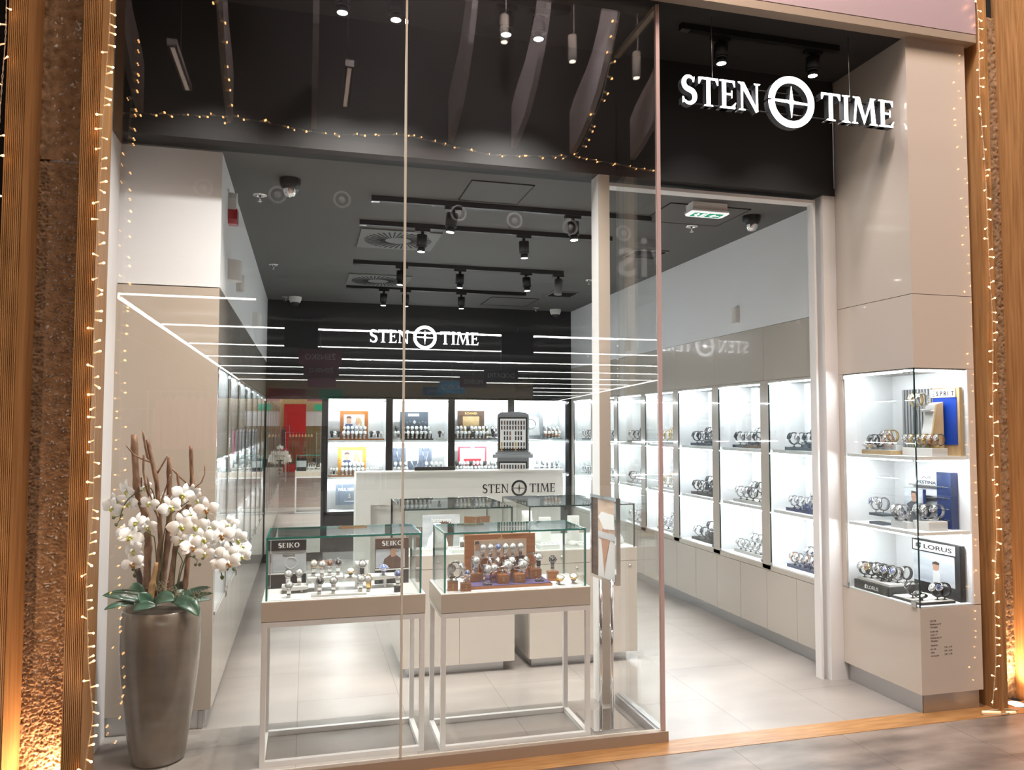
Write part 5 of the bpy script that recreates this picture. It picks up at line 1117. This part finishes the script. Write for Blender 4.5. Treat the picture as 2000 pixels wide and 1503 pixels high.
branch([(331, 893), (331, 950), (331, 1000), (328, 1060), (320, 1115), (314, 1170)], 4.2, 6, bk, .02)
branch([(373, 870), (374, 910), (376, 950), (368, 990), (370, 1060), (365, 1115), (358, 1165)], 3.2, 5, bk, .04, .03)
branch([(346, 921), (350, 950), (353, 985), (347, 1015), (344, 1060), (337, 1110), (329, 1168)], 2, 5, bk, -.04, -.02)
branch([(247, 870), (262, 888), (280, 897), (294, 902)], 1.2, 1.6, bk, -.02); branch([(328, 888), (320, 902), (307, 924)], 1.2, 1.5, bk, -.01); branch([(336, 915), (352, 932), (370, 948), (380, 952), (393, 942), (400, 925), (400, 908)], 1.4, 1, bk, .04)
branch([(281, 888), (280, 920), (286, 955), (297, 985), (308, 1008)], 1.8, 1.6, bk, -.03); branch([(288, 930), (293, 965), (303, 990), (310, 1012)], 1.6, 1.6, bk, -.04); branch([(333, 925), (325, 950), (316, 975), (312, 1000)], 1.2, 1.3, bk, -.03); branch([(376, 965), (366, 985), (352, 998)], 1.4, 1.2, bk, 0); branch([(276, 932), (276, 950)], 1.2, 1.3, bk, -.01)
branch([(306, 1098), (301, 1125), (297, 1145), (293, 1172)], 3, 6.5, bb_, -.08, -.08); branch([(383, 955), (390, 948)], 1.3, .8, bk, .03)
branch([(268, 1110), (276, 1140), (284, 1160)], 5.5, 6, M['darkwood'], .08, .06, False)
def stemline(pts, dy0, dy1, r=1.0):
    n = len(pts); P = [pp(u, v, dy0 + (dy1 - dy0) * i / (n - 1)) for i, (u, v) in enumerate(pts)]
    Q = []
    for i in range(n - 1):
        p0, p1, p2, p3 = P[max(i - 1, 0)], P[i], P[i + 1], P[min(i + 2, n - 1)]
        for k in range(5):
            t = k / 5; Q.append(.5 * ((2 * p1) + (p2 - p0) * t + (2 * p0 - 5 * p1 + 4 * p2 - p3) * t * t + (3 * p1 - p0 - 3 * p2 + p3) * t ** 3))
    Q.append(P[-1]); m = MB(); m.tube(Q, r * PXM, M['stem'], 6); m.build('flower_stem', pot)
stemline([(310, 1170), (303, 1060), (296, 1045), (280, 1036), (262, 1042), (258, 1075), (262, 1105), (264, 1128)], -.03, -.09)
stemline([(318, 1168), (312, 1050), (306, 1000), (296, 955), (275, 958), (250, 975), (238, 998), (234, 1015)], 0, .0); stemline([(236, 1006), (224, 1010)], 0, 0, .7); stemline([(235, 1012), (228, 1024)], 0, 0, .7)
stemline([(315, 1168), (318, 1060), (330, 1010), (350, 992), (378, 975), (398, 990), (404, 1010), (403, 1022)], -.02, -.06)
stemline([(338, 1168), (345, 1080), (356, 1060), (372, 1045), (392, 1060), (398, 1086)], -.04, -.09); stemline([(346, 1145), (358, 1100), (366, 1085), (384, 1092), (384, 1100)], -.05, -.08, .8)
stemline([(340, 1170), (352, 1110), (356, 1095), (348, 1078)], -.05, -.05, .9)
stemline([(345, 1165), (356, 1110), (380, 1060), (410, 1046), (428, 1062), (430, 1090), (433, 1124)], .02, -.02); stemline([(410, 1046), (440, 1050), (458, 1072), (458, 1098)], 0, -.02, .9)
m0 = None
def petal(mb, ang, ln, wd, mt, cup=.15, y0=0.0, x0=.004):
    """flat rounded petal leaving the centre at angle ang in the XZ plane"""
    n = 7; mm = 4; vs = []; fs = []; c, s_ = math.cos(ang), math.sin(ang)
    for i in range(n + 1):
        t = i / n; w_ = wd * (math.sin(PI * min(1, t * .93 + .07)) ** .62); a = x0 + ln * t
        for j in range(mm + 1):
            q = (j / mm - .5) * w_; yy = y0 - cup * ln * math.sin(PI * t * .9) + .35 * cup * ln * abs(2 * j / mm - 1) ** 2 + .25 * ln * cup * t * t * 2
            vs.append((a * c - q * s_, yy, a * s_ + q * c))
    for i in range(n):
        for j in range(mm): k = i * (mm + 1) + j; fs.append((k, k + mm + 1, k + mm + 2, k + 1))
    mb.add(vs, fs, mt, True)
def flower_proto(lip):
    m = MB(); 
    for a in (90, 212, 328): petal(m, R(a), .045, .025, M['petal'], .12, .0015)
    for a in (12, 168): petal(m, R(a), .048, .043, M['petal'], .18, -.001)
    f = m.build('flower', pot)
    m = MB(); m.tube([(0, .0, .004), (0, -.010, .002), (0, -.016, -.004)], [.004, .0045, .003], M['petal'], 8); petal(m, R(-90), .020, .014, lip, .4, -.006, .002); petal(m, R(-20), .011, .009, lip, .5, -.006, .001); petal(m, R(200), .011, .009, lip, .5, -.006, .001); m.build('flower_lip', f, label='yellow-green lip'); return f
FL = [flower_proto(M['lip']), flower_proto(M['lip2'])]; used = [False, False]
FP = [(248, 957, .05, 1.15), (229, 979, .04, 1.0), (219, 990, .04, 1.0), (252, 982, .03, 1.0), (284, 951, 0, .95), (292, 982, -.03, .9), (332, 990, -.10, 1.15), (357, 966, -.02, 1.25), (374, 960, .02, .9), (385, 976, -.05, .95), (403, 994, -.06, 1.1), (267, 1020, -.09, 1.1), (289, 1028, -.10, .95), (241, 1040, -.02, .85), (255, 1048, -.10, 1.15), (261, 1074, -.11, 1.1), (259, 1100, -.12, 1.1), (353, 1026, -.10, 1.35), (381, 1027, -.08, 1.15), (409, 1030, -.04, .95), (396, 1052, -.11, 1.15), (375, 1068, -.13, 1.2), (400, 1080, -.12, .9), (376, 1046, -.06, 1.0), (354, 1052, -.05, .9), (433, 1044, -.02, 1.25), (447, 1025, .02, 1.05), (464, 1053, .02, 1.1), (472, 1068, .03, 1.1), (446, 1098, -.05, 1.2), (473, 1086, .0, .95), (433, 1072, .0, 1.0), (443, 1078, -.03, 1.1), (420, 1062, 0, .8), (430, 1100, -.02, .9), (372, 1005, -.03, .85), (455, 1040, .0, .9), (320, 975, .02, .8)]
rr = random.Random(5)
for i, (u, v, dy, sc) in enumerate(FP):
    k = 1 if i in (10, 16, 21, 25, 29) else 0
    if not used[k]: o = FL[k]; used[k] = True
    else: o = dup(FL[k], parent=pot)
    o.location = pp(u, v, dy - .01); s_ = sc * (.95 + .1 * rr.random()); o.scale = (s_, s_, s_)
    side = -1 if u < 300 else 1
    o.rotation_euler = (R(rr.uniform(-28, 8) + (18 if v < 1000 else 0)), R(rr.uniform(-22, 22)), R(side * rr.uniform(5, 42) - 5))
for u, v, dy, r in ((222, 1010, .0, .0085), (227, 1024, .0, .008), (238, 1005, 0, .007), (237, 1013, 0, .006), (404, 1020, -.06, .008), (402, 1012, -.06, .007), (260, 1111, -.11, .008), (263, 1123, -.11, .0085), (396, 1089, -.09, .0085), (382, 1102, -.08, .008), (390, 1102, -.08, .008), (379, 1086, -.08, .007), (434, 1127, -.02, .010), (444, 1110, -.04, .0085), (457, 1111, -.02, .0085), (460, 1098, -.02, .009), (466, 1098, -.02, .007)):
    m = MB(); m.lathe([(.0001, -1.15 * r), (.6 * r, -.85 * r), (r, 0), (.75 * r, .75 * r), (.0001, 1.1 * r)], M['bud'], 12); o = m.build('flower_bud', pot); o.location = pp(u, v, dy)
def leaf(base, mid, tip, wd, dyb, dym, dyt, tw=0.0):
    P0, P1, P2 = pp(*base, dyb), pp(*mid, dym), pp(*tip, dyt); n = 12; mm = 4; vs = []; fs = []
    for i in range(n + 1):
        t = i / n; p = (1 - t) ** 2 * P0 + 2 * t * (1 - t) * P1 + t * t * P2; tg = (2 * (1 - t) * (P1 - P0) + 2 * t * (P2 - P1)).normalized()
        sd = tg.cross(Vector((math.sin(tw), -math.cos(tw) * .7, .7))).normalized(); up = sd.cross(tg).normalized(); w_ = wd * math.sin(PI * min(1, .12 + .88 * t)) ** .7
        for j in range(mm + 1):
            q = 2 * j / mm - 1; vs.append(p + sd * q * w_ / 2 + up * (abs(q) ** 1.6) * w_ * .16)
    for i in range(n):
        for j in range(mm): k = i * (mm + 1) + j; fs.append((k, k + 1, k + mm + 2, k + mm + 1))
    m = MB(); m.add(vs, fs, M['leaf'], True); o = m.build('leaf', pot); sl = o.modifiers.new('s', 'SOLIDIFY'); sl.thickness = .0022; return o
leaf((296, 1176), (250, 1158), (200, 1162), .058, -.08, -.13, -.12); leaf((262, 1178), (230, 1176), (203, 1190), .032, -.12, -.15, -.16)
leaf((278, 1180), (262, 1150), (266, 1136), .065, -.04, -.03, -.01); leaf((295, 1182), (280, 1166), (270, 1160), .06, -.10, -.12, -.12); leaf((300, 1180), (320, 1160), (340, 1172), .07, -.10, -.15, -.17); leaf((262, 1188), (280, 1180), (306, 1182), .05, -.14, -.16, -.15)
leaf((340, 1172), (372, 1172), (388, 1203), .066, -.08, -.13, -.15); leaf((340, 1172), (380, 1150), (411, 1146), .034, .0, .02, .02); leaf((345, 1178), (380, 1160), (416, 1158), .036, -.02, -.02, -.02); leaf((345, 1178), (345, 1150), (362, 1134), .062, .02, .03, .04); leaf((335, 1176), (350, 1158), (358, 1150), .05, -.04, -.03, 0); leaf((372, 1176), (395, 1166), (412, 1170), .03, .06, .08, .08)
for cl, (u, v, dy, n_) in enumerate(((240, 1150, -.06, 12), (318, 1146, -.08, 16), (392, 1158, -.03, 12), (348, 1158, -.10, 9))):
    m = MB()
    for k in range(n_):
        p = pp(u + rr.uniform(-12, 12), v + rr.uniform(4, 14), dy); d = Vector((rr.uniform(-.05, .05), rr.uniform(-.02, .02), rr.uniform(.01, .05)))
        pts = [p + d * t + Vector((rr.uniform(-.006, .006), 0, rr.uniform(-.005, .005))) for t in (0, .35, .7, 1)]; m.tube(pts, .0009, M['moss'], 4)
        for q in (1, 2): m.tube([pts[q], pts[q] + Vector((rr.uniform(-.014, .014), -.004, rr.uniform(-.002, .016)))], .0008, M['moss'], 4)
    m.build('moss_sprig', pot)

# ---------------------------------------------------------------- strings of fairy lights
def fairy(label, pts, bulbs, ydef, group=None, seed=1, sc=1.0):
    """pts: cable points; bulbs: count of bulbs along it"""
    rg = random.Random(seed); P = [Vector(p) for p in pts]
    Ls = [0]
    for i in range(1, len(P)): Ls.append(Ls[-1] + (P[i] - P[i - 1]).length)
    def on(s_):
        for i in range(1, len(P)):
            if s_ <= Ls[i]: return P[i - 1].lerp(P[i], (s_ - Ls[i - 1]) / max(1e-6, Ls[i] - Ls[i - 1]))
        return P[-1]
    t = thing('string_light', label, 'string lights', P[-1], 0, group); B = P[-1]
    N_ = int(Ls[-1] / .03); m = MB()
    for ph in (0, PI):
        Q = []
        for i in range(N_ + 1):
            s_ = Ls[-1] * i / N_; a = s_ * 90 + ph; Q.append(on(s_) - B + Vector((math.cos(a) * .0026 + .006 * math.sin(s_ * 7), math.sin(a) * .0026, 0)))
        m.tube(Q, .0013 * sc, M['wire'], 5)
    m.build('cable', t)
    m = MB(); m.cyl((0, 0, 0), (0, 0, .020), .0030, M['bulbbody'], 8, r2=.0036); b0 = m.build('bulb', t); m = MB(); m.lathe([(.0036, .020), (.0044, .023), (.0034, .0265), (.0001, .028)], M['bulb'], 8); g0 = m.build('bulb_tip', b0)
    for i in range(bulbs):
        o = b0 if i == 0 else dup(b0, parent=t)
        s_ = Ls[-1] * (i + rg.uniform(.2, .8)) / bulbs; o.location = on(s_) - B + Vector((.006 * math.sin(s_ * 7), 0, 0))
        side = rg.choice((-1, 1, 1)); d = Vector((side * rg.uniform(.6, 1), rg.uniform(-.5, .2), rg.uniform(-.45, .45))); o.rotation_euler = d.to_track_quat('Z', 'Y').to_euler(); q = sc * rg.uniform(.8, 1.05); o.scale = (q, q, q)
    return t
def px(u, v, y): return at(u, v, y=y)
yl = 3.375
fairy('string of warm fairy lights hanging down the left oak post beside the window', [px(215, -30, yl), px(213, 20, yl), px(206, 120, yl), px(204, 200, yl), px(199, 330, yl), px(190, 440, yl), px(189, 540, yl), px(185, 640, yl), px(188, 800, yl), px(181, 880, yl), px(178, 1000, yl), px(171, 1130, yl), px(174, 1200, yl), px(172, 1300, yl), px(178, 1400, yl), px(168, 1470, yl), px(160, 1560, yl)], 74, yl, 'facade fairy lights', 3)
yr = 3.465
fairy('string of warm fairy lights hanging down the right oak post beside the pillar', [px(1903, -30, yr), px(1909, 40, yr), px(1911, 90, yr), px(1915, 180, yr), px(1921, 300, yr), px(1926, 400, yr), px(1932, 480, yr), px(1937, 600, yr), px(1938, 700, yr), px(1942, 830, yr), px(1941, 950, yr), px(1946, 1050, yr), px(1944, 1200, yr), px(1943, 1300, yr), px(1938, 1378, yr)], 70, yr, 'facade fairy lights', 8)
fairy('string of warm fairy lights at the far left edge, left of the outer oak post', [px(12, -40, yl), px(8, 60, yl), px(4, 130, yl), px(1, 250, yl), px(-6, 400, yl)], 12, yl, 'facade fairy lights', 5)
t = thing('plug_adapter', 'clear plug and coiled cable end on the floor at the right oak post', 'plug', (3.60, 3.47, .002)); m = MB(); m.tube([(.12 * math.cos(a) + .06, .035 * math.sin(a), .004 + .001 * a) for a in [k * .35 for k in range(15)]], .003, M['wire'], 6); m.build('coiled_cable', t); m = MB(); m.cyl((-.04, .02, .008), (.05, -.01, .008), .007, M['bulbbody'], 10); m.cyl((.08, -.02, .008), (.13, -.03, .008), .007, M['bulbbody'], 10); m.build('connector', t)
# ---------------------------------------------------------------- the mall behind the viewer (seen mirrored in the shop window)
OY = -1.45                                                   # plane of the opposite shop front
sbox('ceiling_mall', -10, 14, -9, 3.48, 8.6, 8.7, M['mallceil'])
mb = MB(); mb.box(-10, 14, OY - .4, OY, 3.32, 8.6, M['darkfac']); mb.box(-10, -2.6, OY - .2, OY, 0, 3.32, M['darkfac']); struct('wall_opposite', mb)
sbox('trim_opposite_beam', -4, 9, OY, OY + .10, 4.50, 4.68, M['darkwood'])
sbox('ceiling_opposite', -3.2, 30, -50, OY - .4, 3.22, 3.3, M['darkfac'])
sbox('wall_opposite_left', -3.3, -3.2, -50, OY - .4, 0, 3.3, M['darkfac'])
sbox('wall_far', -40, 40, -60.2, -60, 0, 9, M['darkfac'])
# curved pale ribs under the mall ceiling, from the opposite front up over the walkway
def rib(x, label):
    lo = [(8.62, 4.80), (8.36, 4.86), (8.05, 4.98), (7.75, 5.18), (7.5, 5.42), (7.33, 5.68), (7.2, 5.98), (7.08, 6.4), (6.98, 7.0), (6.9, 7.8)]
    up = [(8.62, 5.30), (8.48, 5.40), (8.30, 5.48), (8.05, 5.57), (7.84, 5.70), (7.66, 5.88), (7.50, 6.12), (7.36, 6.5), (7.26, 7.05), (7.18, 7.8)]
    lo = [(7.196 - a, b) for a, b in lo]; up = [(7.196 - a, b) for a, b in up]; k = len(lo); d = .03; m = MB()
    vs = [(x - d, y, z) for y, z in lo + up] + [(x + d, y, z) for y, z in lo + up]; fs = []
    for i in range(k - 1):
        fs += [(i, k + i, k + i + 1, i + 1), (2 * k + i, 2 * k + i + 1, 3 * k + i + 1, 3 * k + i), (i, i + 1, 2 * k + i + 1, 2 * k + i), (k + i, 3 * k + i, 3 * k + i + 1, k + i + 1)]
    fs += [(0, 2 * k, 3 * k, k), (k - 1, 2 * k - 1, 4 * k - 1, 3 * k - 1)]
    m.add(vs, fs, M['rib']); o = m.build('ceiling_rib'); tag(o, label, 'ceiling rib', 'curved ribs of the mall ceiling'); return lo
rx = [(-1.72, 'first'), (-.84, 'second'), (.03, 'third'), (1.55, 'fourth'), (2.30, 'fifth'), (3.02, 'sixth'), (3.80, 'seventh')]
for x, nme in rx: inn = rib(x, 'pale curved rib under the mall ceiling, %s from the left in the window reflection' % nme)
RP = inn
fairy('string of fairy lights along the lower edge of the second ceiling rib', [(-.84, y, z - .03) for y, z in RP[::-1]][1:], 16, 0, 'mall fairy lights', 12, 2.4)
fairy('string of fairy lights along the lower edge of the sixth ceiling rib', [(3.06, y, z - .03) for y, z in RP[::-1]][1:], 22, 0, 'mall fairy lights', 13, 2.4)
fairy('string of fairy lights along the oak beam over the opposite shop', [(4.6, OY + .12, 4.60), (3.0, OY + .12, 4.74), (2.0, OY + .12, 4.66), (1.0, OY + .12, 4.80), (.2, OY + .12, 4.72), (-.8, OY + .12, 4.82), (-1.9, OY + .12, 4.74)], 60, 0, 'mall fairy lights', 14, 2.4)
# pendant spotlights in pairs
m = MB(); 
def pend(x, y, z, label):
    t = thing('pendant_spotlight', label, 'pendant light', (x, y, z), 0, 'mall pendant spotlights')
    m = MB(); m.cyl((0, 0, 0), (0, 0, .30), .05, M['plast'], 20); m.build('lamp_body', t); m = MB(); m.cyl((0, 0, -.004), (0, 0, .0), .036, M['lens2'], 18); m.build('lens', t)
    m = MB(); m.tube([(0, 0, .30), (.02, 0, .36), (0, 0, 8.6 - z)], .006, M['steel'], 6); m.build('hanger', t)
for (u, v), nme in zip(((985, 82), (975, 122), (1118, 120), (1100, 160), (1243, 152), (1219, 182)), ('upper lamp of the left pair', 'lower lamp of the left pair', 'upper lamp of the middle pair', 'lower lamp of the middle pair', 'upper lamp of the right pair', 'lower lamp of the right pair')):
    yv = 8.2 if 'upper' in nme else 8.9
    p = at(u, v, y=yv); pend(p.x, 2 * 3.598 - yv, p.z, 'white cylindrical pendant spotlight in the mall, ' + nme)
# opposite shop: rows of led lines, hanging signs, red portal, clothes
def strip(label, p0, p1, w_=.035, grp='led ceiling lines of the opposite shop'):
    t = thing('led_line', label, 'led line', p0, 0, grp); d = Vector(p1) - Vector(p0); m = MB(); n = Vector((-d.y, d.x, 0)).normalized() * w_ / 2; z = Vector((0, 0, -.02))
    m.add([-n, n, d + n, d - n, -n + z, n + z, d + n + z, d - n + z], [(0, 1, 2, 3), (7, 6, 5, 4), (0, 4, 5, 1), (1, 5, 6, 2), (2, 6, 7, 3), (3, 7, 4, 0)], M['teal_led']); m.build('tube', t)
LZ = 3.1
rows = [9.86, 12.66, 15.45, 18.15, 20.95, 23.85, 26.8, 29.9, 33.3, 37.0]
for i, yv in enumerate(rows):
    y = 7.196 - yv; x1 = -.42 if i == 0 else 11.2 + max(0, yv - 23) * .16
    strip('white led line across the opposite shop ceiling, row %s from the front' % ['one', 'two', 'three', 'four', 'five', 'six', 'seven', 'eight', 'nine', 'ten'][i], (-2.15, y, LZ), (x1 - .2, y, LZ), .022 + .003 * i)
strip('long white led line running into the opposite shop along its left side', (-2.2, 7.196 - 9.8, LZ), (-2.2, -30, LZ), .05); strip('long white led line running into the opposite shop along its right side', (11.2, 7.196 - 23.3, LZ), (17.9, -57, LZ), .10)
def hsign(x0, x1, y, z0, z1, mt, txt, label):
    t = thing('hanging_sign', label, 'sign', ((x0 + x1) / 2, y, z0), 0, 'department signs of the opposite shop'); a = (x1 - x0) / 2; h = z1 - z0; m = MB(); m.box(-a, a, -.03, 0, 0, h, mt); m.build('sign_box', t)
    if txt:
        m = MB(); m.text(txt, 0, h * .35, 0, min(.3, h * .5), M['text_white'], .002, 'CENTER'); m.v = [Vector((-p.x, -p.y + .004, p.z)) for p in m.v]; m.build('lettering', t)
    m = MB(); m.tube([(0, -.015, h), (0, -.015, 3.22 - z0)], .008, M['steel'], 6); m.build('hanger', t)
pur = mat('dark_maroon_sign', (.34, .07, .13), .5); teal = mat('blue_sign', (.04, .36, .70), .5)
for u0, v0, u1, v1, yv, mt, tx, nme in ((555, 628, 622, 678, 12.5, M['black'], '', 'black box hanging over the left aisle'), (980, 650, 1042, 692, 12.6, M['black'], '', 'black box hanging over the right aisle'), (583, 683, 668, 712, 14.4, pur, u'ŽENSKO', 'maroon women department sign, nearest'), (592, 712, 662, 735, 17, pur, u'ŽENSKO', 'maroon women department sign, second'), (600, 738, 656, 756, 20, pur, '', 'maroon sign, third in the left aisle'), (945, 722, 1012, 745, 15.5, M['black'], 'DODATKI', 'dark accessories department sign'), (898, 735, 950, 756, 17.5, pur, u'MOŠKO', 'dark men department sign'), (858, 744, 908, 768, 20, teal, u'MOŠKO', 'blue men department sign, nearest'), (826, 756, 868, 772, 23, teal, u'MOŠKO', 'blue men department sign, farther')):
    a_, b_ = at(u0, v1, y=yv), at(u1, v0, y=yv); hsign(a_.x, b_.x, 7.196 - yv, min(a_.z, b_.z), max(a_.z, b_.z), mt, tx, nme + ', in the opposite shop')
t = thing('fascia_sign', 'large pale sign lettering on the opposite shop front', 'sign', (3.95, -1.40, 3.36)); m = MB(); m.text('vis', 0, 0, 0, .75, M['lgrey'], .01, 'CENTER'); m.v = [Vector((-p.x, -p.y, p.z)) for p in m.v]; m.build('lettering', t)
for i, (u, v) in enumerate(((390, 350), (540, 365), (670, 375), (905, 403), (1018, 418), (1130, 432), (1237, 444))):
    p = at(u, v, y=8.35); t = thing('round_speaker', 'pale round speaker on the opposite front, %s from the left in the reflection' % ['first', 'second', 'third', 'fourth', 'fifth', 'sixth', 'seventh'][i], 'speaker', (p.x, 7.196 - 8.35 - .29, p.z), 0, 'round speakers opposite'); m = MB(); m.torus((0, 0, 0), .085, .014, M['lgrey'], 'Y', 24, 6); m.cyl((0, -.01, 0), (0, .01, 0), .035, M['lgrey'], 16); m.build('grille_ring', t)
# things the tall mirror and the window show of the opposite shop
redp = mat('red_portal_panel', (.62, .02, .02), .4); pinkc = mat('pink_fabric', (.62, .12, .22), .9); turq = mat('turquoise_fabric', (.35, .68, .58), .9); brn = mat('brown_fur_fabric', (.22, .14, .08), .9); gry = mat('grey_fabric', (.20, .2, .22), .9); dkc = mat('dark_fabric', (.03, .03, .05), .9)
sbox('wall_opposite_back', -3.2, 8, -20.2, -20, 0, 3.2, M['tan'])
t = thing('shop_portal', 'red portal with white promotion board in the opposite shop', 'portal', (-.1, -9, 0)); m = MB(); m.box(-.65, .08, -.1, .1, 0, 2.3, redp); m.build('red_column', t); m = MB(); m.box(.08, 1.2, -.02, .02, 1.55, 2.05, M['white']); m.build('board', t); m = MB(); m.box(.35, .8, -.03, .03, 2.08, 2.3, M['green']); m.build('green_band', t)
def clothes(cx, cy_, n, cm, label, grp, zt=1.45, ln=.9, w_=.42):
    t = thing('clothes_rail', 'steel clothes rail holding ' + label, 'clothes rail', (cx, cy_, 0)); m = MB(); h = n * .045 + .1
    m.tube([(-h, 0, 0), (-h, 0, zt + .06), (h, 0, zt + .06), (h, 0, 0)], .012, M['steel'], 8); m.build('rail', t)
    pr = None
    for i in range(n):
        x = cx - (n - 1) * .045 + i * .09
        if pr is None:
            pr = thing('hanging_coat', label + ' hanging in a row on a rail', 'coat', (x, cy_, zt), 0, grp); m = MB(); hw = w_ / 2
            m.add([(-.03, -hw, -.08), (.03, -hw, -.08), (.035, -hw * .95, -ln), (-.035, -hw * .95, -ln), (-.03, hw, -.08), (.03, hw, -.08), (.035, hw * .95, -ln), (-.035, hw * .95, -ln), (-.02, 0, .0), (.02, 0, .0)], [(0, 3, 2, 1), (4, 5, 6, 7), (0, 4, 7, 3), (1, 2, 6, 5), (3, 7, 6, 2), (0, 1, 9, 8), (4, 8, 9, 5), (0, 8, 4), (1, 5, 9)], cm); b_ = m.build('garment', pr)
            m = MB(); m.tube([(0, 0, 0), (0, 0, .03), (0, .015, .055)], .003, M['steel'], 5); m.build('hanger', pr)
        else: dup(pr, (x, cy_, zt))
clothes(-.16, -6, 8, brn, 'long brown coat', 'brown coats on the rail', 1.3); clothes(.85, -6.6, 7, gry, 'grey coat', 'grey coats on the rail'); clothes(-1.35, -2.7, 8, pinkc, 'pink hooded top', 'pink hooded tops on the rail', 1.9, .62); clothes(-2.1, -2.9, 5, dkc, 'dark jacket', 'dark jackets on the rail', 1.7, .7)
clothes(-.95, -7.6, 7, dkc, 'dark jacket in the aisle', 'dark jackets in the aisle', 1.5, .9); clothes(1.1, -8.2, 7, pinkc, 'pink coat', 'pink coats on the rail', 1.4, .8)
t = thing('stock_table', 'low white table with folded clothes in the opposite shop', 'table', (-.95, -4.0, 0)); m = MB(); m.box(-.45, .45, -.25, .25, .72, .76, M['white']); m.build('table_top', t)
for a in (-.42, .39):
    for b in (-.22, .19): m = MB(); m.box(a, a + .03, b, b + .03, 0, .72, M['white']); m.build('leg', t)
for k, (cx, mt, nme) in enumerate(((-1.25, turq, 'turquoise'), (-.95, turq, 'turquoise'), (-.65, pinkc, 'pink'))):
    for i in range(4): o = MB().box(cx - .13, cx + .13, -4.13, -3.87, .7605 + i * .045, .7605 + i * .045 + .042, mt).build('folded_shirt', bevel=.012); tag(o, 'folded %s shirt in the %s pile on the table of the opposite shop' % (nme, ('outer', 'middle', 'inner')[k]), 'shirt', '%s shirts, %s pile' % (nme, ('outer', 'middle', 'inner')[k]))
light('AREA', 'rib_fill', (1.2, 1.6, 7.6), 420, (.97, .90, .95), (3.6, -.6, 5.4), 1.2)  # added light without a fixture, brightens the ribs on their own
light('AREA', 'ceiling_fill', (2.0, .6, 7.4), 160, (1, .75, .6), (2.5, -2, 8.6), 2.0)  # added light without a fixture, lifts the mall ceiling in the reflection
light('AREA', 'front_fill', (2.2, 2.2, 5.0), 60, (1, .88, .84), (2.2, -1.4, 4.2), 1.0)  # added light facing away from the glass, brightens the opposite front
for x, nme in ((-1.20, 'left'), (.34, 'right')):
    t = thing('linear_lamp', 'slim dotted linear lamp under the mall ceiling, %s of two in the window reflection' % nme, 'ceiling light', (x, -.5, 4.9), 0, 'linear lamps'); m = MB(); m.box(-.04, .04, -.48, .48, 0, .06, M['rib']); m.build('housing', t)
    m = MB(); [m.box(-.018, .018, -.45 + k * .0375, -.45 + k * .0375 + .02, -.004, 0, M['dotled']) for k in range(24)]; m.build('lamp_dots', t)
    m = MB(); m.tube([(0, 0, .06), (0, 0, 3.7)], .004, M['steel'], 5); m.build('hanger', t)
